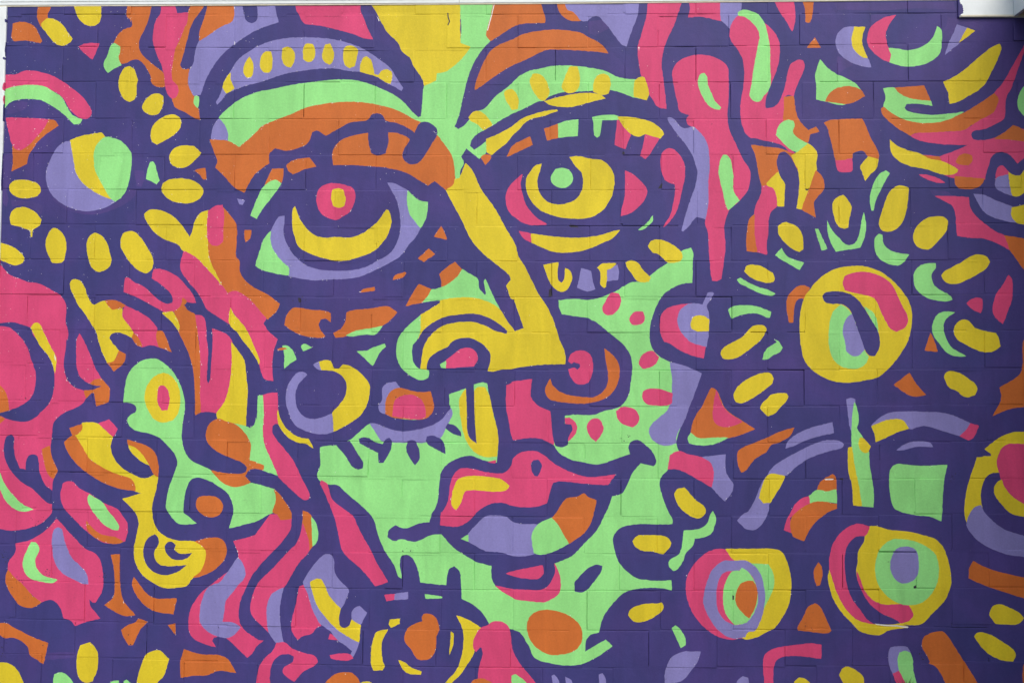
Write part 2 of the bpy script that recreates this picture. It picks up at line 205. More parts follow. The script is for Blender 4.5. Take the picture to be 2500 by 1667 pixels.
ART = """V -2205,2810 -2161,2804 -2167,2773 -2210,2735 -2278,2698 -2377,2667 -2477,2670 -2591,2710 -2642,2754 -2630,2760 -2541,2704 -2440,2684 -2340,2701 -2266,2739 -2224,2782
V -2173,2917 -2120,2917 -2113,2879 -2131,2823 -2156,2829 -2169,2879
V -2930,2917 -2885,2904 -2890,2842 -2908,2804 -2894,2760 -2905,2710 -2924,2729
V -2881,2748 -2736,2735 -2691,2710 -2703,2666 -2735,2685 -2817,2716 -2873,2710
V -2909,3299 -2834,3318 -2796,3312 -2813,3274 -2882,3249 -2920,3243
V -2932,3003 -2882,3022 -2876,2922 -2910,2897 -2929,2903
V 1786,3870 2457,3874 2468,3827 2274,3837 2030,3826 1811,3833
V 1999,3801 2091,3807 2078,3785 2023,3763 1998,3732 1986,3745
V 2425,3787 2491,3774 2479,3743 2454,3700 2422,3625 2393,3700 2418,3743
V 2491,3755 2576,3768 2630,3742 2612,3711 2575,3718 2539,3737
V 1808,3565 1881,3540 1893,3515 1844,3490 1810,3459 1801,3515
V 405,3769 491,3781 528,3731 442,3687 405,3706
V -913,1399 -840,1424 -803,1400 -876,1363
V 2308,2805 2404,2799 2440,2772 2343,2769
V 2254,3272 2272,3247 2223,3248 2199,3266
V -2687,204 -2441,213 -2416,183 -2625,172
V 486,2405 589,2399 596,2362 504,2374
O -2754,3882 -2678,3882 -2685,3850 -2699,3825 -2694,3796 -2720,3784 -2729,3758 -2735,3752 -2750,3784 -2756,3831
O -2897,3768 -2859,3778 -2805,3769 -2769,3746 -2746,3707 -2726,3666 -2735,3655 -2780,3665 -2812,3671 -2888,3668 -2902,3689 -2899,3730
Y -2729,3765 -2701,3793 -2676,3796 -2644,3785 -2605,3755 -2579,3716 -2551,3678 -2559,3662 -2583,3647 -2605,3640 -2640,3650 -2666,3672 -2699,3714 -2728,3749
Y -2551,3882 -2390,3881 -2387,3824 -2396,3779 -2422,3755 -2447,3754 -2479,3764 -2508,3789 -2528,3824 -2538,3853
K -2511,3634 -2470,3649 -2394,3652 -2412,3602 -2430,3559 -2452,3577 -2491,3608
O -2229,3887 -2097,3886 -2105,3829 -2120,3769 -2144,3715 -2162,3680 -2167,3639 -2154,3595 -2109,3550 -2070,3519 -2013,3468 -2005,3411 -2015,3399 -2055,3402 -2084,3421 -2091,3462 -2111,3500 -2133,3531 -2165,3557 -2200,3558 -2231,3541 -2259,3532 -2282,3554 -2282,3582 -2274,3608 -2274,3633 -2309,3655 -2288,3696 -2257,3728 -2207,3746 -2199,3779 -2218,3791 -2237,3810 -2238,3836
G -2325,3639 -2306,3651 -2274,3633 -2272,3608 -2282,3576 -2279,3554 -2264,3525 -2303,3507 -2339,3483 -2356,3504 -2363,3532 -2342,3583
O -1864,3879 -1789,3878 -1807,3847 -1844,3796 -1865,3758 -1885,3682 -1903,3613 -1917,3556 -1926,3525 -1913,3502 -1866,3499 -1875,3436 -1864,3386 -1841,3348 -1837,3304 -1818,3276 -1803,3210 -1839,3222 -1889,3254 -1946,3282 -1966,3329 -1947,3339 -1929,3373 -1939,3405 -1968,3436 -1973,3499 -1965,3563 -1956,3619 -1935,3664 -1911,3727 -1890,3777 -1882,3834
K -2040,3883 -1965,3882 -1948,3823 -1885,3829 -1890,3777 -1911,3727 -1935,3664 -1956,3619 -1965,3563 -1973,3499 -1968,3436 -1939,3405 -1932,3373 -1947,3339 -1966,3332 -1988,3351 -2005,3399 -2013,3468 -2033,3531 -2059,3588 -2074,3632 -2083,3670 -2078,3740 -2064,3791 -2042,3826
L -1622,3878 -1387,3883 -1380,3832 -1363,3772 -1410,3758 -1491,3727 -1547,3694 -1615,3644 -1670,3600 -1713,3549 -1750,3493 -1780,3430 -1804,3354 -1841,3348 -1864,3386 -1875,3436 -1866,3499 -1848,3531 -1840,3587 -1828,3638 -1816,3663 -1760,3701 -1692,3748 -1630,3780
O -1770,3878 -1628,3878 -1619,3833 -1630,3780 -1692,3748 -1760,3701 -1816,3666 -1814,3720 -1793,3783 -1778,3840
P -1572,3871 -1519,3884 -1490,3871 -1483,3827 -1486,3795 -1492,3779 -1517,3767 -1545,3779 -1561,3814
K -2948,3464 -2926,3470 -2876,3470 -2819,3492 -2769,3492 -2712,3479 -2661,3463 -2610,3435 -2558,3400 -2494,3349 -2455,3305 -2430,3261 -2435,3232 -2453,3217 -2491,3220 -2516,3236 -2555,3274 -2581,3318 -2607,3349 -2659,3381 -2710,3403 -2798,3410 -2880,3400 -2943,3385
G -2940,3383 -2880,3400 -2798,3410 -2710,3403 -2659,3375 -2601,3334 -2574,3286 -2548,3245 -2523,3226 -2481,3211 -2493,3189 -2528,3184 -2566,3223 -2618,3267 -2669,3299 -2720,3324 -2771,3332 -2840,3331 -2897,3315 -2940,3274
O -2686,3211 -2661,3209 -2635,3201 -2619,3176 -2659,3148 -2702,3116 -2739,3079 -2763,3041 -2784,3010 -2795,2956 -2842,2934 -2876,2917 -2882,2914 -2874,2959 -2876,3010 -2880,3054 -2766,3148
K -2922,3221 -2831,3220 -2749,3217 -2676,3211 -2703,3160 -2746,3110 -2789,3063 -2832,3036 -2864,3044 -2884,3073 -2901,3135 -2915,3180
L -2582,3079 -2550,3086 -2530,3003 -2515,2917 -2508,2904 -2488,2867 -2431,2817 -2367,2776 -2279,2739 -2316,2717 -2365,2698 -2440,2685 -2516,2698 -2585,2729 -2643,2779 -2676,2848 -2679,2917 -2677,2922 -2655,2984 -2625,3041
Y -2547,3091 -2476,3116 -2369,3135 -2347,3110 -2381,3078 -2405,3034 -2410,2991 -2399,2917 -2363,2848 -2324,2785 -2304,2753 -2361,2776 -2431,2817 -2482,2863 -2512,2917 -2522,2972 -2537,3041
G -2347,3109 -2293,3100 -2249,3081 -2217,3047 -2197,3016 -2196,2917 -2198,2904 -2215,2817 -2242,2770 -2279,2739 -2308,2763 -2350,2829 -2392,2904 -2402,2934 -2409,2997 -2399,3053 -2375,3088
Y -2276,3424 -2264,3475 -2240,3510 -2215,3518 -2189,3500 -2176,3462 -2168,3437 -2175,3405 -2174,3355 -2186,3327 -2210,3314 -2242,3330 -2265,3368 -2274,3405
Y -2135,3292 -2113,3330 -2079,3355 -2048,3360 -2020,3345 -2017,3317 -2028,3273 -2046,3245 -2083,3238 -2118,3254 -2134,3273
Y -2084,3128 -2075,3166 -2045,3204 -2002,3229 -1958,3238 -1923,3222 -1912,3191 -1925,3153 -1956,3122 -2005,3091 -2048,3069 -2074,3084
Y -1973,3003 -1954,3037 -1917,3056 -1873,3060 -1835,3053 -1794,3018 -1828,2978 -1871,2943 -1914,2933 -1952,2947 -1970,2972
G -2084,2965 -2071,2969 -2058,2952 -2050,2922 -2030,2860 -2044,2840 -2104,2870 -2098,2917
L -1712,3310 -1691,3348 -1673,3404 -1655,3448 -1625,3499 -1582,3561 -1520,3605 -1489,3624 -1415,3656 -1334,3674 -1240,3682 -1146,3679 -1040,3667 -971,3651 -902,3626 -846,3597 -783,3553 -727,3509 -695,3465 -664,3415 -645,3390 -654,3374 -695,3399 -751,3427 -788,3453 -832,3468 -888,3484 -957,3491 -1026,3503 -1113,3504 -1206,3494 -1300,3479 -1393,3451 -1486,3420 -1542,3407 -1610,3382 -1654,3360 -1678,3329 -1706,3297
Y -1634,3480 -1631,3436 -1610,3388 -1654,3361 -1676,3398 -1658,3448
Y -1526,3571 -1510,3542 -1503,3498 -1512,3461 -1530,3449 -1552,3467 -1559,3498 -1550,3536
Y -1454,3580 -1433,3599 -1404,3602 -1396,3561 -1400,3498 -1412,3482 -1443,3482 -1462,3511 -1462,3549
Y -1336,3618 -1311,3629 -1283,3614 -1267,3586 -1272,3542 -1288,3510 -1313,3517 -1335,3548 -1340,3580
Y -1211,3636 -1196,3646 -1165,3642 -1152,3611 -1154,3567 -1169,3545 -1194,3543 -1216,3557 -1219,3598
Y -1090,3639 -1065,3645 -1052,3617 -1042,3579 -1051,3541 -1069,3525 -1095,3541 -1109,3573 -1102,3611
Y -983,3617 -965,3632 -927,3628 -905,3607 -914,3560 -923,3519 -951,3506 -976,3522 -988,3566
Y -889,3528 -874,3563 -855,3571 -833,3553 -820,3515 -810,3468 -785,3462 -770,3487 -742,3495 -714,3484 -709,3459 -717,3412 -757,3431 -795,3456 -832,3468 -890,3485
G -1695,3219 -1664,3253 -1621,3291 -1578,3322 -1485,3363 -1392,3382 -1273,3407 -1143,3425 -1012,3437 -925,3434 -832,3409 -750,3374 -682,3339 -632,3296 -594,3252 -557,3219 -541,3227 -533,3302 -524,3399 -497,3433 -466,3489 -325,3652 -326,3892 -131,3891 -152,3784 -173,3696 -151,3659 -194,3614 -243,3539 -280,3445 -304,3345 -328,3233 -352,3167 -330,3150 -290,3176 -266,3208 -179,3164 -136,3176 -179,3151 -228,3123 -256,3089 -264,3058 -240,3033 -203,3055 -169,3083 -172,3021 -209,2985 -283,3046 -314,2996 -298,2959 -319,2916 -319,2876 -347,2870 -350,2916 -363,2965 -488,3145 -581,3208 -675,3258 -799,3293 -924,3309 -1048,3303 -1191,3278 -1277,3240 -1389,3197 -1481,3134 -1580,3050 -1639,3084 -1643,3122 -1663,3178
L -1695,3216 -1663,3178 -1643,3128 -1644,3084 -1736,3097 -1734,3134 -1722,3178
G -1835,3348 -1813,3342 -1812,3304 -1818,3276 -1840,3304
Y -840,3882 -326,3882 -322,3646 -266,3624 -299,3577 -355,3520 -404,3486 -454,3474 -459,3433 -524,3402 -537,3446 -587,3521 -603,3559 -653,3603 -672,3647 -735,3710 -767,3761 -792,3811 -818,3856
K -1268,3883 -893,3881 -896,3843 -873,3786 -848,3723 -821,3671 -866,3676 -928,3701 -1041,3733 -1129,3753 -1216,3767 -1242,3813 -1261,3845
O -131,3891 -146,3809 -167,3727 -173,3689 -148,3659 -102,3689 -28,3739 3,3752 65,3761 158,3762 161,3783 148,3827 129,3890
O -1743,3094 -1643,3085 -1576,3050 -1512,3103 -1481,3134 -1444,3172 -1389,3197 -1277,3240 -1191,3278 -1048,3303 -924,3309 -799,3293 -675,3258 -581,3208 -544,3192 -451,3120 -413,3071 -369,3008 -349,2916 -350,2848 -368,2823 -396,2806 -430,2836 -461,2860 -498,2833 -553,2867 -640,2913 -826,2943 -1043,2948 -1106,3021 -1180,2990 -1310,2940 -1403,2934 -1477,2903 -1544,2792 -1600,2823 -1645,2873 -1689,2917 -1708,2934 -1697,2972 -1716,3022
P -1398,3021 -1371,3045 -1305,3031 -1231,3049 -1182,3077 -1161,3137 -1133,3146 -1083,3116 -1021,3149 -947,3190 -842,3208 -823,3236 -792,3246 -761,3234 -745,3205 -680,3189 -612,3158 -578,3133 -550,3186 -522,3197 -482,3183 -454,3158 -449,3120 -475,3077 -512,3015 -548,2965 -585,2952 -622,2962 -644,2996 -635,3040 -608,3083 -602,3096 -624,3111 -673,3130 -726,3136 -726,3077 -740,3015 -784,3002 -821,3015 -837,3071 -841,3133 -921,3118 -995,3090 -1032,3052 -1045,3009 -1037,2948 -932,2948 -826,2941 -733,2934 -733,2865 -1477,2865 -1477,2897 -1441,2931 -1401,2959 -1404,3003
O -1304,2946 -1267,2974 -1174,2990 -1135,2940 -1204,2925 -1241,2907 -1266,2898 -1291,2917
O -1384,2926 -1322,2928 -1323,2879 -1330,2848 -1365,2864 -1402,2848 -1429,2823 -1408,2873
O -1827,2917 -1802,2925 -1768,2931 -1761,2868 -1776,2867 -1801,2898
L -1581,2756 -1540,2745 -1552,2723 -1568,2726
O -1535,2577 -1498,2577 -1508,2531 -1530,2509 -1537,2543
Y -2892,2823 -2880,2848 -2846,2862 -2771,2857 -2733,2842 -2712,2810 -2722,2779 -2762,2763 -2812,2760 -2856,2773 -2885,2798
Y -2882,2660 -2867,2688 -2836,2704 -2798,2705 -2741,2679 -2703,2635 -2714,2604 -2751,2576 -2754,2538 -2759,2542 -2763,2573 -2820,2595 -2877,2610
Y -2949,2504 -2899,2492 -2848,2470 -2810,2439 -2795,2417 -2805,2389 -2845,2376 -2896,2392 -2947,2410
Y -2673,2492 -2665,2542 -2644,2579 -2622,2587 -2594,2570 -2568,2536 -2557,2492 -2562,2430 -2571,2399 -2592,2389 -2633,2392 -2659,2442
Y -2436,2467 -2436,2511 -2418,2545 -2392,2560 -2356,2545 -2323,2499 -2306,2443 -2297,2405 -2308,2368 -2338,2346 -2369,2340 -2401,2359 -2424,2411
Y -2242,2517 -2231,2555 -2206,2567 -2169,2566 -2130,2530 -2092,2474 -2063,2425 -2056,2387 -2067,2350 -2095,2331 -2139,2350 -2190,2399 -2229,2455 -2242,2486
Y -2015,2810 -2006,2842 -1969,2864 -1913,2870 -1850,2862 -1800,2835 -1778,2804 -1789,2767 -1823,2742 -1879,2731 -1954,2745 -1999,2779
O -1661,2705 -1623,2661 -1587,2611 -1583,2512 -1584,2425 -1565,2401 -1561,2339 -1529,2289 -1466,2243 -1410,2216 -1332,2160 -1347,2123 -1396,2074 -1408,2080 -1465,2145 -1528,2203 -1590,2231 -1627,2215 -1659,2258 -1697,2332 -1730,2400 -1743,2468 -1745,2543
Y -2112,2667 -2084,2689 -2040,2692 -1984,2676 -1927,2636 -1889,2592 -1850,2535 -1835,2568 -1824,2617 -1797,2667 -1747,2692 -1741,2667 -1748,2574 -1743,2450 -1726,2388 -1697,2332 -1662,2264 -1709,2308 -1760,2369 -1823,2425 -1886,2459 -1912,2493 -1993,2527 -2050,2564 -2098,2630
K -1746,2686 -1704,2714 -1667,2720 -1657,2667 -1661,2574 -1663,2512 -1682,2493 -1719,2493 -1744,2524 -1750,2605
K -2060,2304 -2052,2353 -2008,2353 -1958,2335 -1908,2304 -1857,2248 -1825,2208 -1806,2165 -1856,2171 -1881,2193 -1889,2153 -1929,2119 -1978,2110 -2022,2132 -2098,2174 -2154,2201 -2218,2225 -2213,2303 -2194,2303 -2162,2279 -2112,2257 -2055,2208 -2004,2168 -1967,2155 -1939,2164 -1938,2193 -1956,2223 -2000,2264
K -2965,2386 -2930,2373 -2882,2324 -2818,2296 -2768,2277 -2705,2268 -2635,2234 -2584,2203 -2552,2154 -2548,2107 -2549,2046 -2534,2002 -2539,1942 -2545,1893 -2552,1806 -2529,1726 -2490,1687 -2431,1662 -2415,1641 -2439,1598 -2475,1573 -2537,1548 -2585,1511 -2606,1481 -2611,1419 -2618,1352 -2604,1279 -2572,1218 -2595,1175 -2603,1108 -2601,1029 -2603,984 -2645,935 -2687,910 -2749,892 -2829,882 -2891,891 -2922,890
Y -2527,2268 -2518,2290 -2499,2296 -2474,2287 -2448,2256 -2428,2201 -2402,2157 -2384,2151 -2353,2167 -2325,2173 -2277,2127 -2228,2136 -2220,2090 -2188,2041 -2159,2001 -2168,1967 -2199,1982 -2249,1997 -2286,1988 -2298,1963 -2285,1943 -2241,1891 -2270,1829 -2304,1823 -2340,1900 -2354,1943 -2371,1997 -2406,2052 -2438,2102 -2477,2151 -2503,2200 -2520,2237
O -2325,2175 -2272,2176 -2209,2149 -2228,2134 -2283,2126 -2309,2151
O -2304,1823 -2270,1829 -2249,1863 -2238,1891 -2203,1872 -2208,1832 -2266,1777
K -2221,2115 -2209,2146 -2146,2118 -2077,2078 -2023,2020 -2029,1986 -2025,1944 -2008,1913 -2037,1922 -2074,1925 -2111,1916 -2149,1940 -2124,1948 -2156,1998 -2188,2041 -2220,2084
O -2159,1991 -2140,1973 -2118,1937 -2111,1916 -2133,1922 -2152,1943 -2168,1967
O -2023,2007 -1995,2001 -1969,1955 -1956,1919 -1940,1886 -1974,1901 -2012,1914 -2028,1973
O -1929,2115 -1892,2146 -1881,2193 -1859,2171 -1874,2150 -1855,2122 -1811,2097 -1800,2048 -1789,1945 -1779,1896 -1774,1791 -1775,1669 -1764,1552 -1797,1533 -1802,1669 -1811,1773 -1831,1852 -1870,1944 -1902,2002 -1903,2042
Y -1997,2106 -1941,2115 -1916,2078 -1899,2035 -1902,2005 -1934,2048 -1972,2084
K -1808,2094 -1773,2091 -1754,2067 -1742,1945 -1736,1914 -1737,1791 -1739,1730 -1728,1701 -1717,1736 -1710,1853 -1706,1945 -1710,2018 -1673,2005 -1623,1981 -1597,1945 -1600,1915 -1596,1853 -1600,1761 -1617,1657 -1641,1596 -1677,1544 -1720,1553 -1764,1549 -1771,1638 -1775,1853 -1783,1945 -1794,2017
Y -1601,1942 -1566,1896 -1528,1841 -1517,1762 -1506,1670 -1510,1548 -1512,1471 -1577,1489 -1670,1511 -1678,1538 -1641,1593 -1617,1657 -1600,1761 -1596,1853
K -1880,2456 -1823,2428 -1760,2369 -1709,2314 -1659,2258 -1627,2218 -1590,2231 -1528,2203 -1465,2145 -1427,2099 -1405,2077 -1423,2049 -1395,2006 -1341,1959 -1359,1910 -1368,1854 -1368,1775 -1362,1726 -1409,1738 -1421,1756 -1441,1823 -1479,1909 -1518,2012 -1556,2061 -1610,2135 -1612,2043 -1706,2104 -1743,2131 -1775,2190 -1814,2245 -1845,2276 -1893,2344 -1900,2375
Y -1610,2135 -1594,2104 -1556,2061 -1518,2012 -1486,1946 -1461,1891 -1441,1836 -1444,1820 -1460,1854 -1498,1909 -1530,1946 -1568,2000 -1612,2043
G -1504,2661 -1475,2739 -1439,2814 -1402,2848 -1365,2864 -1333,2842 -1355,2807 -1400,2748 -1443,2692 -1470,2644
L -1312,2658 -1314,2618 -1318,2568 -1307,2519 -1284,2475 -1253,2432 -1197,2383 -1122,2355 -1029,2346 -931,2349 -851,2365 -777,2405 -716,2439 -685,2476 -661,2532 -651,2582 -653,2650 -663,2712 -679,2761 -707,2811 -727,2847 -689,2842 -646,2820 -612,2802 -614,2743 -601,2674 -576,2637 -539,2591 -569,2538 -606,2495 -648,2439 -709,2396 -789,2356 -881,2316 -973,2303 -1066,2300 -1146,2295 -1220,2306 -1282,2318 -1283,2364 -1320,2395 -1358,2444 -1384,2488 -1392,2531 -1385,2574 -1361,2624 -1343,2652
G -1388,2571 -1392,2525 -1377,2472 -1346,2426 -1308,2386 -1284,2364 -1283,2322 -1375,2336 -1444,2358 -1472,2376 -1466,2401 -1445,2469 -1422,2531
G -612,2802 -577,2767 -540,2743 -500,2736 -503,2687 -514,2637 -539,2591 -576,2637 -601,2674 -614,2736
Y -1260,2705 -1252,2712 -1244,2686 -1219,2630 -1181,2581 -1131,2544 -1087,2533 -1013,2537 -939,2533 -877,2553 -816,2594 -773,2637 -740,2684 -734,2695 -722,2690 -706,2637 -705,2619 -729,2544 -760,2501 -802,2461 -876,2430 -950,2408 -1011,2405 -1086,2420 -1173,2451 -1229,2488 -1251,2544 -1265,2612
K -1110,2817 -1073,2839 -1023,2844 -967,2832 -927,2817 -911,2780 -920,2724 -947,2680 -984,2655 -1014,2637 -1045,2643 -1095,2668 -1121,2711 -1129,2761
Y -1038,2808 -1004,2814 -981,2808 -966,2755 -972,2718 -1003,2705 -1034,2718 -1045,2761
O -422,2599 -406,2569 -390,2526 -461,2542
O -491,2472 -457,2443 -519,2400 -549,2418
O -626,2341 -618,2335 -635,2313 -690,2298 -684,2316
O -797,2255 -794,2237 -874,2226 -865,2239
O -343,2397 -303,2357 -327,2317 -364,2283 -416,2255 -419,2298 -429,2329 -389,2366
O -545,2273 -473,2243 -498,2200 -523,2172 -566,2163 -618,2151 -590,2199 -566,2242
G -300,2357 -266,2335 -214,2299 -207,2250 -173,2210 -166,2219 -177,2293 -171,2302 -149,2253 -118,2188 -90,2136 -143,2164 -204,2191 -296,2195 -418,2185 -480,2178 -523,2172 -498,2200 -473,2243 -443,2246 -388,2268 -327,2317
O -1258,2133 -1230,2137 -1168,2127 -1069,2118 -1042,2106 -1041,2060 -1069,2078 -1100,2072 -1109,2050 -1102,2020 -1071,1977 -1092,1971 -1166,1976 -1228,1995 -1271,2019 -1300,2040 -1291,2087
O -951,2112 -909,2125 -811,2134 -756,2145 -713,2144 -666,2113 -706,2070 -749,2039 -816,2021 -908,2002 -951,1980 -1012,1971 -1022,1995 -976,2026 -955,2069
G -748,2036 -791,1990 -846,1990 -920,1979 -951,1983 -896,2008 -822,2021
O 225,3889 266,3889 290,3836 318,3826 343,3804 365,3776 337,3773 287,3782 244,3823
L 269,3889 688,3887 685,3818 657,3737 633,3668 620,3627 599,3634 565,3675 522,3737 491,3772 473,3794 448,3802 417,3791 399,3775 365,3776 340,3807 312,3829 290,3836
K 744,3887 935,3886 916,3830 891,3755 848,3661 826,3592 817,3517 826,3443 838,3343 844,3268 798,3281 761,3337 746,3356 725,3449 706,3455 691,3543 688,3624 713,3712 735,3799
K 975,3886 1153,3885 1156,3829 1155,3770 1119,3779 1039,3797 971,3792 981,3836
L 1153,3885 1269,3885 1266,3829 1247,3797 1223,3760 1206,3724 1174,3757 1158,3773 1151,3829
O 1320,3064 1414,3048 1475,3044 1563,3012 1589,2916 1504,2854 1412,2830 1379,2827 1358,2916 1347,2995
K 1251,3797 1220,3760 1204,3704 1210,3660 1246,3610 1274,3554 1285,3485 1279,3392 1263,3292 1266,3199 1293,3125 1323,3100 1414,3082 1463,3063 1514,3035 1538,3020 1566,3012 1511,3069 1500,3199 1507,3335 1526,3348 1559,3338 1569,3379 1590,3428 1612,3478 1622,3515 1613,3540 1594,3545 1564,3534 1542,3512 1526,3453 1508,3379 1483,3311 1452,3277 1415,3269 1400,3270 1400,3311 1413,3360 1416,3370 1441,3429 1472,3516 1482,3590 1479,3647 1455,3697 1419,3740 1394,3756 1364,3803
G 1251,3816 1278,3832 1327,3822 1364,3803 1394,3759 1412,3703 1427,3609 1428,3516 1429,3416 1416,3370 1385,3336 1373,3314 1352,3308 1324,3323 1315,3342 1328,3423 1341,3516 1360,3610 1372,3684 1363,3719 1327,3763 1284,3794 1251,3801
K 881,3480 897,3517 928,3545 989,3570 1050,3574 1111,3560 1160,3535 1188,3504 1194,3442 1193,3330 1186,3218 1198,3144 1237,3057 1273,2977 1310,2916 1300,2811 1251,2747 1199,2700 1177,2651 1165,2596 1171,2498 1161,2394 1148,2308 1124,2296 1100,2299 1091,2363 1082,2485 1077,2571 1062,2620 1071,2682 1078,2793 1084,2916 1087,2958 1079,3051 1061,3094 1012,3150 994,3166 966,3181 960,3212 976,3231 924,3253 908,3312 890,3399
G 1028,3442 1044,3467 1059,3470 1071,3454 1077,3405 1098,3355 1116,3311 1150,3274 1144,3263 1116,3268 1080,3293 1049,3342 1026,3411
G 1139,2916 1149,2977 1164,3004 1182,3004 1203,2977 1209,2946 1218,2885 1218,2805 1251,2747 1190,2694 1175,2731 1163,2793 1142,2885
L 853,3215 871,3218 890,3206 914,3175 945,3156 994,3166 1030,3135 1061,3094 1079,3039 1085,2916 1078,2854 1077,2731 1062,2642 1028,2654 1010,2654 992,2636 973,2608 937,2574 931,2577 949,2651 974,2731 1011,2842 1020,2916 1011,2946 993,3001 957,3063 908,3125 859,3197
K 813,2958 819,3008 834,3029 859,3042 889,3032 920,3001 944,2952 947,2916 944,2867 928,2793 907,2706 870,2639 827,2596 833,2608 864,2657 882,2719 895,2805 895,2839 846,2858 828,2885
O -236,3379 -230,3420 -206,3489 -175,3558 -139,3608 -83,3642 -27,3664 34,3695 133,3714 220,3721 300,3714 368,3700 411,3675 454,3653 497,3618 516,3587 454,3597 343,3605 238,3610 171,3607 97,3576 35,3545 -27,3518 -88,3482 -150,3439 -193,3407
G -266,3211 -229,3248 -180,3270 -119,3338 -57,3388 -26,3413 11,3451 66,3482 146,3500 220,3514 319,3514 405,3503 497,3484 559,3453 614,3437 676,3434 737,3321 657,3337 590,3362 528,3378 405,3372 319,3366 270,3366 184,3341 153,3316 128,3313 36,3270 -25,3242 -87,3207 -136,3176 -188,3148 -241,3189
Y 76,3432 91,3466 122,3469 153,3447 177,3400 184,3357 159,3316 134,3322 104,3357 85,3394
Y 273,3444 300,3509 343,3511 356,3444 344,3381 307,3359 270,3369 254,3394
Y 436,3412 454,3453 491,3467 516,3456 531,3412 519,3356 485,3349 436,3365
Y -69,3363 -51,3379 -26,3382 -8,3363 11,3313 5,3270 -26,3263 -38,3288 -60,3320
Y 670,3427 700,3449 722,3448 737,3399 746,3356 734,3319 663,3337
Y 159,3310 233,3332 319,3350 405,3357 467,3350 502,3328 430,3312 344,3288 301,3280 221,3285 178,3297
Y -269,3220 -248,3248 -223,3256 -192,3245 -161,3214 -136,3176 -188,3148 -216,3179 -260,3204
Y -170,3095 -99,3126 -25,3167 36,3213 98,3238 159,3254 227,3264 232,3257 159,3232 86,3213 43,3188 12,3151 -25,3117 -55,3077 -117,3027 -141,3005 -147,3009 -166,3021
O -200,2993 -178,3008 -147,3005 -144,2990 -175,2949
O -55,2996 -37,3027 -25,3052 25,3086 77,3109 91,3064 37,3039 -24,3008
O 157,3154 236,3182 240,3145 234,3104 175,3090
G 236,3182 283,3198 348,3207 345,3115 283,3110 237,3104
G 429,3219 504,3233 574,3228 574,3206 482,3205 467,3116 455,3106 442,3120 436,3188
K 571,3206 602,3175 645,3119 626,3076 614,3039 556,3064
K 727,3122 767,3113 807,3101 779,3057 749,3008 727,2984 700,3002 715,3057
Y 571,3222 645,3219 725,3203 780,3181 822,3141 830,3122 810,3101 767,3113 727,3124 688,3110 651,3123 614,3157 590,3191
Y 301,2992 351,2996 418,2982 485,2972 528,2934 547,2898 550,2823 528,2756 486,2694 418,2654 314,2646 223,2660 137,2694 81,2755 56,2823 62,2879 87,2916 105,2940 142,2955 133,2921 121,2879 118,2836 136,2780 173,2740 222,2724 284,2728 333,2749 369,2799 378,2848 369,2904 338,2940
G 197,2879 222,2924 259,2929 295,2918 317,2885 314,2854 296,2831 265,2818 222,2830 201,2851
K -24,2842 -48,2805 -57,2755 -47,2700 -23,2666 -10,2656 33,2626 82,2610 174,2612 112,2650 57,2718 32,2792 23,2842 35,2895 -5,2861
K 614,2916 657,2895 700,2854 727,2824 736,2799 718,2749 681,2706 638,2675 590,2660 596,2700 611,2762 615,2842
G 768,2662 766,2632 742,2608 712,2583 687,2581 724,2608 748,2632
K 18,2573 85,2558 91,2508 45,2533
Y 85,2559 192,2544 315,2535 406,2538 486,2552 541,2571 583,2580 547,2540 486,2509 406,2475 345,2460 266,2453 199,2462 144,2484 91,2508
G -1090,1355 -1041,1365 -998,1367 -925,1396 -813,1488 -779,1497 -365,1560 -368,1654 -277,1688 -276,1524 -224,1524 -231,1710 -195,1720 -158,1716 -146,1646 -121,1537 -93,1446 -101,1289 214,1378 277,1539 347,1544 432,1543 498,1565 583,1589 626,1638 644,1711 653,1832 638,1893 589,1954 529,2001 462,2056 407,2086 346,2095 261,2107 245,2147 242,2183 334,2190 401,2184 468,2196 516,2215 559,2233 608,2264 656,2285 711,2287 754,2322 803,2362 851,2393 930,2461 979,2478 991,2455 988,2399 988,2350 985,2286 930,2280 881,2258 827,2222 802,2185 772,2118 753,2057 750,1954 783,1887 856,1842 892,1830 952,1615 894,1389 909,1349 861,1325 849,1247 818,1216 800,1174 812,1114 851,1008 872,974 872,947 794,945 698,946 607,933 565,906 544,867 556,786 580,727 667,650 739,636 799,633 865,637 868,585 811,597 697,595 643,584 601,566 529,494 487,428 466,351 421,338 394,302 391,243 505,309 541,277 469,226 379,181 289,171 199,182 115,210 85,269 33,346 6,358 -30,369 -72,399 -138,392 -175,451 -230,498 -290,528 -294,617 -303,677 -334,707 -364,689 -376,641 -379,602 -521,615 -534,681 -571,753 -601,766 -632,758 -640,722 -627,635 -643,644 -668,710 -717,782 -760,877 -780,950 -814,998 -928,1096 -995,1150 -1044,1152 -1094,1176 -1103,1204 -1086,1258 -1090,1331
Y 742,2491 751,2509 778,2524 815,2524 864,2503 912,2470 932,2442 927,2415 906,2402 851,2400 821,2427 797,2447 766,2457
Y 156,2382 239,2397 233,2330 239,2294 257,2281 272,2300 278,2364 303,2349 315,2318 303,2275 279,2239 254,2234 224,2248 199,2275 181,2312
L 367,2364 422,2349 428,2300 444,2248 401,2236 346,2256 359,2312
L 516,2359 568,2383 576,2343 571,2301 510,2293
Y 458,2368 477,2386 510,2392 562,2392 544,2371 510,2356 509,2300 504,2261 495,2257 477,2273 477,2319 471,2355
Y 617,2396 644,2408 681,2396 711,2356 754,2313 745,2292 711,2287 681,2295 650,2337 623,2374
K 532,2221 553,2227 577,2221 588,2190 580,2148 553,2114 516,2103 495,2114 487,2141 504,2178
K 638,2074 650,2105 681,2122 711,2120 722,2093 714,2063 687,2049 650,2050
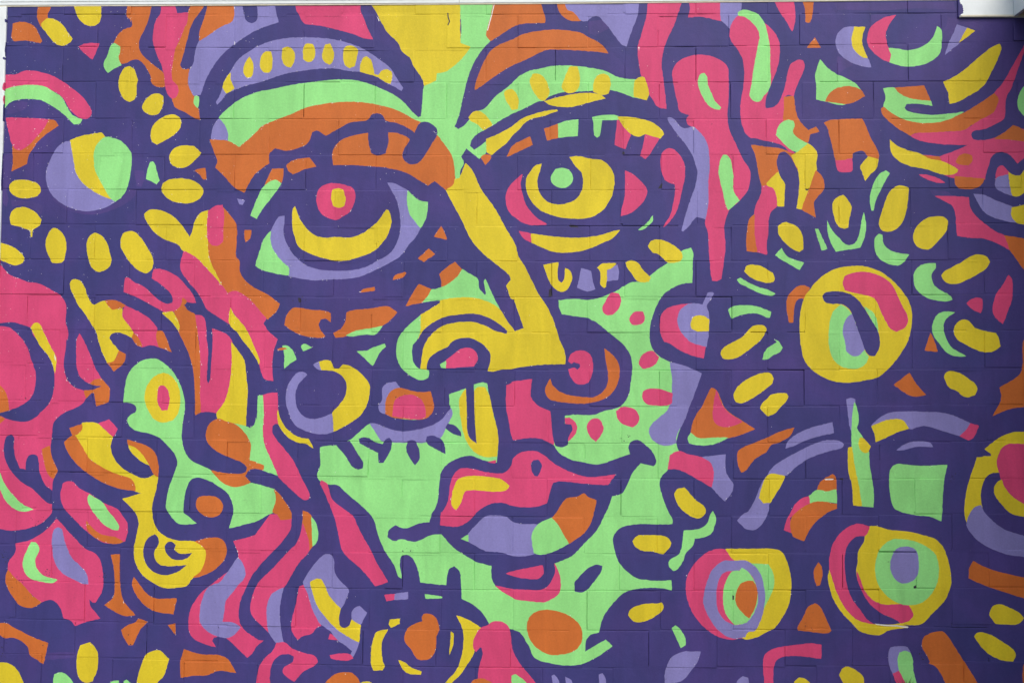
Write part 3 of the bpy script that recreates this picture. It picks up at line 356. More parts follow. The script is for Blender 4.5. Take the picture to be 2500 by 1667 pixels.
Y -286,2959 -249,2916 -202,2814 -146,2737 -109,2681 -65,2601 -22,2527 -3,2490 15,2428 46,2379 89,2293 126,2220 163,2165 194,2110 224,2030 249,1952 267,1916 278,1873 277,1828 194,1827 103,1821 -19,1802 -80,1796 -150,1787 -294,1889 -416,1889 -477,1858 -498,1794 -532,1794 -526,1876 -545,1949 -543,1997 -534,2098 -424,2166 -425,2181 -357,2193 -265,2197 -186,2185 -94,2136 -44,2060 -20,2030 -4,2008 49,2027 17,2115 -8,2189 -27,2195 -51,2265 -26,2299 -33,2321 -113,2391 -175,2440 -255,2533 -299,2625 -349,2718 -396,2805 -353,2836 -347,2867 -319,2873
P -47,2011 -50,1996 -111,2011 -172,2041 -240,2062 -326,2059 -405,2040 -466,1997 -502,1949 -520,1901 -529,1827 -535,1794 -556,1797 -575,1833 -578,1888 -557,1949 -545,1966 -515,2016 -479,2046 -405,2086 -295,2105 -216,2105 -142,2081 -81,2042
P -495,1791 -495,1827 -477,1864 -428,1898 -380,1922 -355,1950 -319,1967 -258,1971 -202,1948 -166,1920 -142,1884 -141,1835 -154,1791 -149,1768 -495,1766
K -391,1840 -361,1865 -306,1907 -263,1915 -227,1899 -211,1859 -232,1813 -293,1810 -390,1802
G -390,1841 -391,1802 -415,1806 -420,1822
G -534,2098 -539,1997 -551,1966 -576,1931 -580,1858 -562,1815 -532,1794 -486,1788 -485,1760 -500,1742 -531,1736 -586,1760 -636,1802 -661,1851 -667,1875 -662,1949 -638,1997 -565,2071
K 984,2168 893,2155 832,2127 814,2099 808,2026 814,1996 832,1954 856,1949 923,1906 995,1876 1048,1864 1059,1931 1068,1997 984,2118
L 911,2106 929,2139 966,2164 1008,2168 1045,2162 1075,2228 1100,2231 1107,2225 1087,2192 1066,2155 1078,2112 1077,2015 1068,1955 1065,1928 1008,1943 977,1955 947,1984 917,2027 905,2069
Y 978,2057 990,2088 1020,2101 1051,2097 1080,2079 1077,2016 1014,2015 984,2027
K 1379,2827 1412,2831 1431,2829 1455,2799 1461,2716 1430,2688 1416,2652 1411,2609 1411,2572 1401,2498 1404,2444 1349,2458 1341,2516 1335,2572 1335,2670 1345,2719 1373,2781
O 1335,2670 1335,2547 1349,2458 1292,2464 1292,2547 1302,2621 1314,2651
Y 1471,2909 1504,2854 1506,2824 1500,2716 1466,2716 1461,2774 1443,2818 1412,2831 1406,2842 1431,2873
P 1468,2995 1481,3017 1505,3023 1535,3001 1559,2958 1580,2916 1583,2898 1589,2842 1579,2744 1572,2704 1503,2713 1506,2793 1508,2842 1480,2885 1471,2916 1462,2958
P 1323,3100 1414,3082 1475,3066 1511,3044 1529,3025 1475,3044 1414,3054 1359,3066 1320,3063 1292,3088
Y 1569,3017 1633,3072 1669,3044 1687,3013 1681,2958 1683,2916 1674,2904 1649,2824 1621,2756 1599,2698 1572,2704 1579,2744 1589,2842 1583,2916 1571,2946 1544,3001
O 1680,2916 1710,2885 1725,2836 1719,2805 1685,2768 1666,2738 1669,2695 1676,2653 1599,2698 1621,2756 1649,2830 1674,2904
O 1507,3335 1559,3337 1565,3292 1576,3230 1603,3180 1640,3143 1682,3163 1700,3137 1649,3123 1636,3075 1609,3081 1572,3106 1551,3137 1561,3187 1531,3202 1500,3199 1506,3267
G 1460,3119 1469,3156 1494,3187 1531,3202 1555,3196 1562,3177 1551,3134 1572,3106 1603,3084 1634,3070 1602,3044 1575,3021 1548,3032 1505,3069
K 1456,3884 1563,3884 1569,3840 1569,3765 1554,3708 1541,3734 1511,3784 1486,3822
O 1615,3884 1674,3883 1671,3833 1667,3808 1654,3762 1645,3757 1630,3762 1630,3827
O 1681,3671 1712,3616 1638,3616
L 1907,3734 1858,3730 1818,3705 1798,3658 1802,3621 1817,3586 1844,3558 1893,3527 1953,3507 1993,3503 1975,3552 1948,3561 1924,3583 1894,3617 1889,3670
Y 1904,3731 1963,3732 1948,3689 1944,3639 1957,3595 1975,3555 1954,3558 1921,3583 1894,3617 1888,3664
K 2136,3800 2096,3747 2077,3695 2080,3651 2091,3614 2106,3595 2103,3530 2057,3548 2015,3583 1985,3620 1976,3651 1980,3695 1998,3732 2029,3760 2078,3785
G 2094,3610 2137,3607 2204,3596 2271,3613 2320,3644 2351,3687 2366,3734 2387,3715 2386,3625 2376,3582 2343,3548 2288,3520 2233,3509 2172,3509 2099,3530 2107,3576
L 2476,3743 2533,3725 2489,3643 2446,3606 2407,3572 2435,3650 2460,3700
Y 2533,3725 2574,3708 2488,3643
G 1710,3546 1752,3496 1807,3459 1855,3437 1901,3412 1934,3372 1842,3291 1738,3309 1687,3320 1688,3403 1682,3453 1695,3503
O 1738,3310 1757,3347 1794,3378 1837,3391 1885,3392 1934,3372 1956,3338 1872,3298 1805,3301
G 2060,3381 2125,3383 2164,3347 2212,3328 2321,3312 2331,3283 2242,3297 2187,3294 2175,3272 2187,3254 2241,3238 2326,3229 2417,3235 2507,3247 2447,3213 2386,3192 2325,3183 2253,3186 2174,3204 2102,3242 2060,3276 2073,3334
O 2125,3384 2286,3396 2321,3312 2254,3319 2194,3331 2152,3356
Y 2394,3417 2438,3436 2511,3482 2603,3562 2671,3615 2710,3633 2719,3612 2700,3550 2662,3476 2625,3408 2588,3371 2533,3340 2472,3306 2430,3294 2422,3358
K 2877,3679 2846,3618 2771,3488 2728,3413 2678,3355 2695,3290 2506,3148 2264,3133 2209,3113 2263,3087 2396,3067 2535,3062 2444,3022 2395,3004 2365,2995 2292,3004 2466,2916 2454,2898 2393,2891 2441,2876 2532,2878 2616,2867 2626,2916 2635,2939 2654,2994 2685,3019 2721,3022 2763,3001 2798,2958 2865,3031 2874,3512 2844,3481 2794,3395 2750,3327
O 2048,3266 2060,3276 2102,3242 2174,3204 2265,3184 2325,3183 2398,3195 2459,3219 2538,3259 2617,3309 2678,3352 2699,3321 2689,3284 2670,3247 2616,3216 2555,3179 2506,3148 2415,3139 2312,3133 2234,3130 2209,3115 2143,3155 2089,3198 2053,3238
P 2548,3105 2548,3130 2566,3143 2615,3148 2675,3176 2728,3209 2744,3329 2788,3399 2838,3486 2871,3543 2899,3543 2891,3130 2778,3170 2735,3136 2674,3102 2608,3088 2565,3090
G 2842,3389 2817,3345 2807,3302 2815,3259 2839,3228 2869,3228 2872,3401
O 2671,3096 2729,3130 2778,3170 2808,3160 2837,3142 2867,3123 2866,3080 2836,3082 2746,3093
O 2268,3004 2323,2995 2365,2995 2377,2973 2328,2973 2292,2985
Y 2095,3090 2124,3062 2178,3035 2262,3010 2310,2982 2382,2967 2430,2945 2469,2921 2463,2907 2442,2898 2393,2894 2357,2904 2321,2916 2309,2921 2201,2945 2147,2970 2105,3013
O 2458,2967 2480,3001 2510,3010 2546,3001 2548,2970 2527,2947 2479,2952
O 1728,3186 1756,3199 1841,3206 1938,3210 1962,3161 1985,3100 2021,3038 2031,3001 2026,2976 1972,2995 1951,3026 1918,3029 1887,3013 1881,2983 1790,2973 1778,3038 1761,3106 1749,3155
K 1790,2973 1832,2973 1881,2986 1880,2916 1874,2911 1810,2911 1801,2921
Y 1971,2995 2027,2979 2020,2939 2004,2916 1983,2898 1954,2861 1935,2916 1929,2939
K 2676,2867 2683,2916 2698,2939 2717,2944 2737,2921 2752,2904 2743,2891
L 2743,2894 2751,2842 2768,2775 2717,2793 2675,2824 2673,2848 2682,2873
Y 2749,2907 2773,2891 2797,2886 2815,2891 2833,2916 2864,2953 2861,2818 2831,2793 2801,2774 2768,2774 2754,2836
O 2451,2885 2532,2876 2613,2870 2597,2839 2555,2817 2477,2818 2456,2836
K 2252,2894 2291,2891 2351,2873 2394,2848 2357,2848 2291,2870
K 2340,2772 2440,2770 2524,2766 2529,2714 2558,2665 2612,2616 2671,2573 2719,2549 2742,2512 2750,2470 2688,2506 2604,2537 2526,2541 2458,2550 2455,2610 2453,2671 2433,2720 2391,2747
O 2719,2552 2826,2534 2856,2525 2853,2336 2817,2373 2777,2433 2747,2476 2739,2506
L 2554,2784 2608,2778 2680,2744 2764,2714 2760,2671 2786,2625 2708,2640 2619,2677 2584,2726
Y 2763,2708 2830,2723 2860,2738 2858,2610 2828,2615 2786,2628 2761,2665
G 2068,2916 2089,2901 2061,2855 2024,2781 2008,2744 1997,2692 1987,2692 1980,2744 1985,2793 2007,2855 2037,2898
Y 2193,2818 2186,2732 2167,2652 2148,2615 2106,2582 2064,2574 2040,2588 2029,2615 2044,2677 2066,2744 2084,2787 2121,2824 2151,2831
Y 2408,2634 2401,2585 2358,2530 2309,2481 2273,2476 2237,2493 2218,2530 2223,2573 2257,2622 2306,2652 2354,2658 2390,2652
Y 1775,2738 1800,2765 1830,2778 1854,2750 1875,2710 1862,2652 1856,2597 1834,2592 1804,2603 1781,2658 1772,2701
Y 1467,2602 1502,2624 1538,2615 1577,2593 1601,2547 1605,2474 1585,2461 1543,2480 1495,2523 1471,2560
G 1674,2587 1689,2586 1713,2535 1738,2477 1709,2469 1689,2535
G 1741,2633 1762,2584 1798,2542 1840,2502 1870,2496 1900,2514 1919,2560 1935,2640 1944,2680 1954,2603 1942,2536 1921,2484 1857,2474 1788,2463 1767,2499 1746,2560
G 2006,2536 2027,2560 2045,2554 2048,2511 2068,2481 2110,2457 2191,2444 2158,2402 2127,2385 2091,2389 2044,2411 2014,2444 2002,2493
G 1486,2479 1510,2437 1549,2416 1607,2398 1585,2360 1518,2397 1451,2440
Y 2370,2329 2385,2347 2482,2402 2537,2436 2585,2445 2621,2430 2637,2406 2614,2369 2571,2339 2505,2305 2450,2284 2403,2287 2379,2305
G 2220,2341 2248,2378 2290,2393 2338,2396 2335,2372 2313,2335 2313,2305 2336,2262 2384,2232 2419,2211 2425,2195 2395,2186 2335,2192 2275,2213 2228,2256 2217,2298
Y 1279,2351 1294,2379 1325,2385 1373,2376 1409,2354 1433,2339 1445,2312 1439,2293 1418,2287 1360,2296 1318,2314 1294,2333
G 1239,2302 1254,2313 1300,2284 1354,2260 1408,2244 1448,2224 1432,2215 1408,2217 1348,2235 1288,2266 1251,2284
G 1187,2136 1220,2153 1287,2158 1353,2150 1408,2129 1424,2123 1416,2092 1407,2092 1347,2115 1287,2113 1238,2101 1208,2085 1196,2107
O 1641,2257 1611,2269 1578,2266 1535,2230 1514,2193 1512,2144 1519,2096 1525,2065 1546,2065 1550,2138 1565,2187 1583,2199 1607,2196
Y 1923,2379 1832,2374 1772,2358 1711,2321 1656,2266 1607,2193 1588,2108 1585,2011 1593,1921 1610,1854 1646,1806 1706,1764 1772,1740 1856,1733 1928,1744 2006,1762 2060,1802 2115,1863 2152,1917 2176,1960 2195,2031 2202,2122 2173,2207 2108,2286 2049,2337 1989,2365
K 1825,2279 1835,2322 1868,2337 1922,2346 1982,2340 2048,2313 2090,2280 2119,2225 2149,2158 2178,2098 2179,2067 2159,2037 2117,2016 2087,2031 2063,2067 2034,2128 2002,2197 1951,2219 1891,2231 1837,2246
G 1812,2163 1776,2133 1757,2090 1747,2029 1743,1958 1752,1903 1773,1855 1803,1828 1850,1811 1898,1811 1941,1835 1960,1874 1936,1913 1872,2109 1842,2145
L 1872,2112 1841,2084 1826,2048 1822,2005 1834,1958 1842,1904 1875,1881 1905,1883 1939,1916 1927,1959 1912,2000 1889,2060
G 1941,2152 1980,2127 2004,2091 2012,2055 2016,2015 1980,2085
P 1710,2206 1719,2227 1752,2237 1801,2238 1855,2227 1903,2194 1944,2139 1979,2079 2015,2018 2025,1959 2020,1923 1998,1880 1977,1878 1953,1892 1936,1928 1927,1959 1907,2018 1883,2085 1860,2136 1830,2160 1800,2169 1758,2168 1725,2178
K 2739,2330 2753,2312 2758,2257 2751,2196 2723,2118 2701,2060 2651,2117 2665,2214 2702,2269
K 2506,2174 2533,2196 2569,2205 2590,2196 2589,2147 2580,2120 2538,2141
O 2303,2007 2320,1971 2331,1936 2340,1907 2271,1912 2287,1954
G 2439,2123 2400,2098 2378,2068 2375,2026 2392,1965 2421,1924 2495,1881 2438,1882 2391,1903 2350,1954 2320,2001 2315,2044 2328,2086 2352,2116 2394,2126
Y 2434,2008 2438,2038 2453,2065 2483,2082 2513,2075 2548,2038 2596,2020 2661,2008 2676,1978 2684,1937 2654,1913 2612,1904 2558,1916 2505,1943 2469,1961 2452,1974
K -2468,1987 -2441,1942 -2408,1875 -2375,1795 -2336,1733 -2379,1709 -2404,1706 -2436,1727 -2467,1764 -2479,1819 -2483,1942 -2480,1953
O -2395,1709 -2373,1727 -2336,1733 -2311,1706 -2288,1678 -2293,1602 -2361,1581 -2372,1653 -2390,1656 -2421,1623 -2431,1662
P -2541,1954 -2545,1893 -2552,1806 -2529,1726 -2490,1687 -2440,1672 -2384,1672 -2335,1692 -2385,1699 -2429,1721 -2461,1751 -2478,1800 -2485,1954
O -2665,1336 -2622,1355 -2608,1291 -2572,1218 -2595,1172 -2621,1193 -2644,1248
O -2932,1694 -2914,1691 -2881,1651 -2864,1596 -2860,1553 -2909,1537 -2928,1534
O -2928,1528 -2909,1522 -2880,1504 -2908,1482 -2926,1476
P -2936,2044 -2861,2051 -2786,2035 -2745,2017 -2735,1989 -2702,1941 -2657,1886 -2618,1818 -2604,1763 -2603,1695 -2613,1634 -2637,1585 -2679,1541 -2722,1504 -2771,1489 -2827,1495 -2865,1504 -2909,1522 -2928,1531 -2909,1539 -2848,1556 -2786,1584 -2743,1615 -2720,1658 -2709,1726 -2714,1775 -2737,1836 -2761,1904 -2783,1941 -2790,1952 -2829,1992 -2873,2023 -2936,2029
Y -2745,2020 -2730,2042 -2711,2047 -2692,2033 -2672,1990 -2646,1941 -2627,1905 -2600,1855 -2601,1763 -2612,1806 -2644,1868 -2683,1911 -2702,1941 -2715,1965
P -2868,1406 -2841,1419 -2825,1400 -2826,1351 -2815,1290 -2786,1226 -2755,1222 -2750,1278 -2738,1299 -2717,1307 -2691,1297 -2681,1266 -2674,1211 -2657,1169 -2631,1126 -2603,1108 -2591,1029 -2623,1035 -2654,1059 -2711,1113 -2774,1150 -2819,1192 -2858,1247 -2878,1295 -2882,1350
G -2913,1222 -2900,1198 -2867,1131 -2828,1082 -2771,1028 -2705,998 -2770,988 -2826,1012 -2865,1051 -2891,1100 -2910,1130
K -2571,947 -2545,921 -2488,860 -2400,779 -2344,753 -2315,702 -2301,623 -2305,551 -2341,487 -2356,490 -2378,505 -2368,463 -2339,430 -2314,400 -2384,382 -2451,357 -2476,387 -2514,398 -2533,452 -2562,488 -2596,500 -2648,484 -2695,523 -2759,583 -2809,625 -2838,661 -2833,709 -2806,746 -2795,773 -2799,809 -2734,822 -2679,847 -2625,887
O -2838,661 -2809,625 -2759,583 -2695,517 -2648,484 -2675,466 -2712,454 -2768,468 -2800,504 -2832,552 -2850,594 -2848,636
G -2710,816 -2685,816 -2667,789 -2671,759 -2686,729 -2684,686 -2656,644 -2624,626 -2559,609 -2580,595 -2648,599 -2710,617 -2745,655 -2756,704 -2739,758
L -2557,899 -2542,890 -2525,827 -2485,736 -2441,694 -2397,647 -2384,589 -2414,592 -2464,613 -2526,645 -2564,687 -2587,748 -2590,863 -2576,893
K -2539,1145 -2514,1156 -2483,1152 -2452,1121 -2383,1085 -2314,1040 -2226,1001 -2201,969 -2172,927 -2169,878 -2182,827 -2241,814 -2302,820 -2371,861 -2428,906 -2478,955 -2510,985 -2536,1023 -2551,1084
G -2389,1085 -2351,1064 -2314,1040 -2275,984 -2244,950 -2218,908 -2221,888 -2255,893 -2305,923 -2336,956 -2362,986 -2388,1031 -2398,1061
O -2404,937 -2366,895 -2316,862 -2235,847 -2192,824 -2210,816 -2259,814 -2315,829 -2377,867 -2397,895
G -1583,1486 -1512,1471 -1487,1459 -1463,1478 -1455,1518 -1448,1505 -1445,1640 -1415,1646 -1409,1579 -1413,1439 -1403,1372 -1371,1299 -1339,1232 -1320,1196 -1413,1226 -1462,1234 -1491,1280 -1483,1365 -1502,1408 -1533,1450
K -1417,1646 -1377,1657 -1337,1659 -1332,1561 -1325,1482 -1343,1488 -1362,1475 -1364,1439 -1342,1402 -1286,1336 -1242,1281 -1204,1203 -1147,1088 -1153,1070 -1172,1064 -1202,1082 -1264,1136 -1320,1190 -1339,1232 -1371,1299 -1403,1372 -1413,1439 -1409,1548
G -2206,1602 -2199,1685 -2182,1759 -2146,1808 -2097,1839 -2035,1847 -2004,1836 -1934,1778 -1890,1705 -1863,1619 -1862,1552 -1873,1466 -1874,1405 -1864,1351 -1826,1284 -1757,1248 -1705,1224 -1683,1203 -1651,1169 -1602,1139 -1552,1134 -1510,1146 -1449,1159 -1448,1150 -1344,1120 -1334,1063 -1342,1014 -1354,991 -1378,981 -1445,944 -1512,926 -1594,906 -1586,937 -1571,992 -1575,1031 -1601,1091 -1651,1133 -1725,1172 -1775,1186 -1811,1177 -1835,1144 -1852,1077 -1857,987 -1844,978 -1782,930 -1831,924 -1880,929 -1911,953 -1937,989 -1950,1016 -1945,1089 -1928,1155 -1905,1216 -1893,1271 -1913,1320 -1951,1362 -2007,1411 -2069,1432 -2138,1447 -2169,1471 -2182,1501 -2170,1526 -2140,1544 -2131,1563 -2141,1587 -2166,1599
Y -1990,1766 -1946,1754 -1908,1711 -1889,1650 -1890,1576 -1911,1521 -1947,1497 -1984,1491 -2028,1508 -2060,1551 -2082,1600 -2086,1649 -2069,1704 -2033,1747
K -2012,1661 -2007,1692 -1988,1697 -1963,1680 -1947,1625 -1958,1561 -1989,1559 -2011,1600
O -1670,1511 -1620,1495 -1577,1483 -1533,1450 -1496,1401 -1483,1365 -1488,1304 -1487,1280 -1450,1271 -1450,1267 -1408,1253 -1410,1226 -1450,1235 -1474,1231 -1499,1213 -1479,1162 -1516,1143 -1571,1134 -1626,1151 -1670,1188 -1702,1224 -1665,1215 -1603,1206 -1529,1206 -1505,1219 -1499,1243 -1524,1267 -1611,1303 -1673,1333 -1710,1364 -1732,1394 -1733,1443 -1713,1486
P -1511,1195 -1487,1225 -1456,1235 -1438,1232 -1413,1226 -1448,1150 -1479,1162
O -1781,1053 -1766,1075 -1723,1081 -1674,1075 -1637,1042 -1636,1006 -1654,979 -1691,965 -1734,972 -1759,990 -1777,1011
O -1344,1120 -1306,1081 -1250,992 -1246,958 -1310,948 -1329,979 -1354,996 -1334,1063
Y -2439,1485 -2392,1488 -2355,1482 -2311,1446 -2264,1409 -2275,1354 -2258,1293 -2213,1239 -2145,1197 -2095,1176 -2058,1179 -2027,1197 -2002,1185 -2013,1118 -2030,1039 -2032,986 -2025,940 -1996,886 -1946,850 -1878,831 -1792,828 -1755,812 -1725,779 -1729,719 -1752,661 -1801,622 -1830,585 -1885,573 -1959,573 -2021,602 -2083,649 -2122,721 -2129,788 -2113,867 -2105,939 -2124,988 -2147,1014 -2197,1062 -2087,1094 -2130,1105 -2134,1154 -2169,1175 -2243,1202 -2318,1238 -2406,1298 -2445,1359 -2477,1417 -2447,1445
O -2509,1454 -2442,1478 -2441,1451 -2459,1426 -2490,1414
O -2538,1377 -2520,1395 -2481,1417 -2445,1362 -2407,1301 -2387,1277 -2312,1232 -2231,1196 -2156,1172 -2134,1142 -2130,1108 -2217,1120 -2291,1144 -2367,1183 -2442,1237 -2499,1298 -2532,1353
K -2346,1482 -2288,1504 -2237,1452 -2261,1409 -2311,1452
O -2180,1391 -2124,1376 -2068,1355 -2024,1319 -2004,1258 -2002,1185 -2027,1203 -2053,1252 -2104,1319 -2173,1361
Y -2173,1361 -2135,1346 -2098,1313 -2053,1249 -2103,1276 -2160,1330
P -2014,867 -1995,849 -1992,813 -2015,771 -2011,734 -1986,701 -1937,690 -1876,693 -1830,697 -1887,657 -1960,641 -2022,662 -2060,704 -2076,758 -2071,806 -2051,846
P -1915,826 -1895,808 -1902,784 -1877,763 -1840,760 -1803,765 -1827,736 -1870,725 -1919,735 -1951,771 -1958,801 -1940,823
O -1786,828 -1719,846 -1658,849 -1621,825 -1608,780 -1625,726 -1679,671 -1746,640 -1795,628 -1752,661 -1726,725 -1725,779 -1755,812
O -2258,750 -2210,754 -2209,654 -2201,564 -2184,498 -2115,420 -2170,415 -2226,437 -2288,473 -2240,515 -2233,624 -2244,702
O -2126,625 -2100,595 -2063,547 -2013,514 -1958,509 -1883,514 -1902,428 -1999,442 -2067,481 -2118,547 -2134,595
O -2876,365 -2839,365 -2795,341 -2677,285 -2602,259 -2627,146 -2661,169 -2699,192 -2712,234 -2750,270 -2806,290 -2849,287 -2874,304 -2893,328
O -2190,335 -2157,360 -2108,381 -2096,399 -2044,383 -2083,343 -2124,258 -2148,255 -2180,306
O -1927,365 -1889,375 -1886,315
Y -2418,249 -2366,266 -2338,238 -2322,202 -2323,118 -2346,55 -2382,46 -2419,69 -2437,141 -2432,207
Y -2049,199 -2013,220 -1976,225 -1921,180 -1949,87 -1985,46 -1984,3 -2100,1 -2092,73 -2072,145
Y -2888,148 -2833,147 -2789,125 -2757,84 -2735,37 -2733,-12 -2884,-14
G -2566,56 -2561,86 -2531,98 -2500,89 -2455,40 -2454,-3 -2559,-4
G -2247,43 -2229,55 -2199,57 -2200,0 -2246,0
G -2168,54 -2156,63 -2128,44 -2127,1 -2167,1
O -1836,234 -1780,214 -1719,204 -1646,203 -1591,180 -1566,145 -1544,109 -1638,120 -1705,95 -1778,92 -1851,79 -1853,171
K -1569,833 -1505,847 -1444,869 -1444,872 -1408,921 -1366,981 -1329,982 -1310,948 -1248,955 -1250,910 -1273,867 -1321,807 -1387,740 -1441,676 -1465,643 -1506,558 -1535,468 -1530,390 -1502,342 -1434,295 -1422,286 -1395,285 -1434,253 -1451,223 -1481,193 -1525,232 -1599,298 -1630,308 -1672,302 -1681,281 -1659,248 -1702,260 -1770,286 -1804,321 -1812,399 -1798,465 -1744,544 -1678,599 -1599,660 -1551,702 -1540,757
L -1546,741 -1521,715 -1505,679 -1504,636 -1543,588 -1579,540 -1609,503 -1617,449 -1625,386 -1558,381 -1524,357 -1557,318 -1599,300 -1660,311 -1716,343 -1747,382 -1751,436 -1743,490 -1720,556 -1696,581 -1641,605 -1605,654 -1575,696
O -1183,1004 -1155,994 -1134,971 -1127,887 -1125,814 -1152,775 -1150,838 -1163,880 -1185,904 -1181,958
K -1182,934 -1163,880 -1150,838 -1149,775 -1197,723 -1245,645 -1286,578 -1347,542 -1371,494 -1376,452 -1372,392 -1365,332 -1405,373 -1436,400 -1455,421 -1468,463 -1459,523 -1439,577 -1421,607 -1349,680 -1259,777 -1217,819 -1193,874
G -1134,971 -1112,941 -1096,881 -1104,832 -1125,808 -1130,905
L -1371,494 -1347,542 -1286,578 -1298,524 -1306,452 -1298,362 -1288,303 -1279,276 -1321,273 -1362,332 -1372,392 -1376,452
K -1318,273 -1276,276 -1233,244 -1159,218 -1105,204 -1089,174 -1104,156 -1170,119 -1218,65 -1249,83 -1279,112 -1277,136 -1226,172 -1220,202 -1244,214 -1287,213 -1323,192 -1347,153 -1355,93 -1351,10 -1430,9 -1425,81 -1408,152 -1372,200 -1342,225
K -1171,594 -1195,585 -1204,537 -1212,489 -1235,393 -1231,339 -1200,295 -1173,316 -1125,328 -1101,359 -1074,371 -1077,389 -1108,436 -1133,496 -1152,556
L -1177,609 -1136,676 -1076,748 -1051,764 -1021,758 -1005,731 -1001,665 -964,611 -927,576 -922,546 -956,468 -968,396 -912,337 -860,283 -869,253 -895,197 -905,211 -896,235 -948,276 -985,297 -1015,341 -1077,383 -1108,436 -1133,496 -1152,556 -1171,594
Y -1135,610 -1110,625 -1077,627 -1055,592 -1036,545 -999,497 -962,462 -949,396 -913,372 -901,405 -852,382 -860,283 -918,313 -998,366 -1047,419 -1096,484 -1122,556
P -922,552 -890,540 -853,487 -886,468 -901,438 -907,396 -919,369 -943,360 -964,369 -972,396 -965,456 -944,492
L -886,468 -859,480 -819,445 -852,379 -901,408 -901,447
K -1020,210 -947,220 -905,213 -893,194 -922,184 -983,187 -1014,195
K -1021,329 -978,294 -1028,300
O -1042,56 -1018,85 -982,109 -910,116 -879,99 -851,58 -851,16 -1041,14
Y -848,59 -824,68 -788,64 -784,16 -848,16
Y -689,407 -634,412 -637,387 -682,366 -693,381
Y -761,338 -700,354 -730,297 -735,237 -726,178 -716,154 -728,133 -777,132 -789,165 -790,236 -778,302
Y -638,187 -608,176 -565,144 -511,126 -516,112 -583,117 -620,149
O -510,424 -501,439 -465,440 -435,419 -419,377 -416,357 -431,318 -436,246 -463,201 -493,192 -535,197 -566,245 -603,289 -606,316 -591,358 -555,382 -507,400
Y -349,345 -337,336 -337,283 -357,220 -352,283
Y -320,435 -253,409 -181,368 -204,338 -222,290 -219,243 -258,171 -299,111 -347,64 -359,21 -407,21 -365,81 -324,123 -294,194 -279,272 -280,343 -301,402
K -141,386 -114,403 -66,400 -33,378 -25,352 -18,310 -11,257 31,174 67,133 119,69 134,27 -10,-10 -202,23 -197,106 -185,178 -171,225 -177,261 -189,264 -210,240 -222,254 -222,302 -204,338 -181,368
O -251,23 -221,82 -173,92 -125,71 -118,24
G -11,108 7,117 38,97 68,69 68,26 -10,25
K -720,542 -663,549 -666,518 -708,511
L -663,549 -592,559 -590,523 -664,518
G -496,549 -399,536 -402,529 -490,527
L -1136,1818 -1103,1835 -1090,1787 -1114,1797
Y -1103,1834 -1066,1843 -1038,1837 -1029,1816 -1016,1795 -991,1795 -967,1819 -930,1810 -881,1780 -843,1743 -818,1704 -818,1655 -836,1588 -872,1533 -932,1490 -1018,1444 -1025,1544 -989,1587 -953,1642 -944,1703 -966,1752 -1016,1782 -1090,1791
L -1222,1772 -1188,1775 -1170,1762 -1200,1733 -1221,1705 -1235,1665 -1235,1616 -1222,1568 -1184,1525 -1135,1512 -1086,1520 -1026,1544 -1019,1444 -1066,1431 -1134,1437 -1196,1458 -1239,1488 -1271,1555 -1287,1616 -1279,1689 -1255,1738
G -1310,1922 -1282,1922 -1251,1892 -1233,1846 -1269,1824 -1299,1795 -1299,1873
G -1205,1925 -1190,1932 -1144,1915 -1193,1895
G -888,1893 -827,1899 -796,1915 -735,1936 -729,1921 -759,1893 -801,1814 -839,1850
O -1341,1903 -1304,1912 -1285,1906 -1334,1900
Y -1333,1564 -1319,1518 -1288,1464 -1244,1427 -1195,1406 -1158,1403 -1130,1352 -1170,1376 -1219,1385 -1275,1415 -1319,1470 -1332,1518
P -813,1491 -756,1558 -688,1528 -535,1515 -456,1559 -450,1584 -362,1596 -365,1554 -413,1511 -474,1477 -547,1456 -626,1446 -687,1455 -779,1488
L -742,1689 -708,1717 -672,1723 -644,1689 -690,1674 -720,1637 -728,1546 -756,1558 -765,1588 -744,1619
O -725,1546 -720,1631 -690,1674 -653,1689 -610,1680 -549,1667 -475,1669 -456,1596 -462,1559 -499,1523 -535,1516 -688,1528
K -685,1534 -671,1619 -634,1644 -579,1650 -530,1626 -505,1577 -502,1529 -535,1518 -627,1525
L -813,1492 -779,1488 -687,1455 -626,1446 -547,1456 -474,1477 -413,1511 -359,1578 -352,1548 -388,1469 -418,1414 -497,1389 -595,1386 -687,1388 -742,1394 -779,1442
P -873,1405 -846,1414 -815,1409 -784,1388 -741,1376 -717,1409 -702,1413 -690,1400 -692,1352 -716,1303 -734,1273 -762,1272 -765,1327 -808,1348 -870,1381
P -601,1395 -577,1401 -555,1395 -534,1341 -533,1292 -557,1260 -582,1292 -607,1346
P -497,1395 -492,1420 -473,1426 -424,1414 -394,1378 -387,1323 -448,1353 -488,1377
P -388,1469 -376,1493 -340,1484 -303,1445 -300,1422 -352,1439 -385,1463
P -1001,1368 -925,1396 -881,1326 -847,1272 -850,1242 -874,1235 -905,1247 -948,1308
Y -310,1633 -277,1688 -270,1585 -263,1433 -239,1403 -214,1382 -224,1524 -228,1676 -213,1694 -170,1695 -149,1658 -121,1537 -93,1428 -101,1313 -174,1312 -229,1342 -272,1403 -294,1475 -310,1585
P -277,1691 -231,1710 -228,1585 -224,1494 -214,1382 -242,1403 -263,1433 -270,1585
K -1081,1173 -1050,1152 -1019,1065 -926,994 -902,973 -858,883 -802,787 -765,715 -703,614 -773,592 -843,678 -954,780 -973,840 -993,936 -1015,996 -1056,1095 -1087,1161
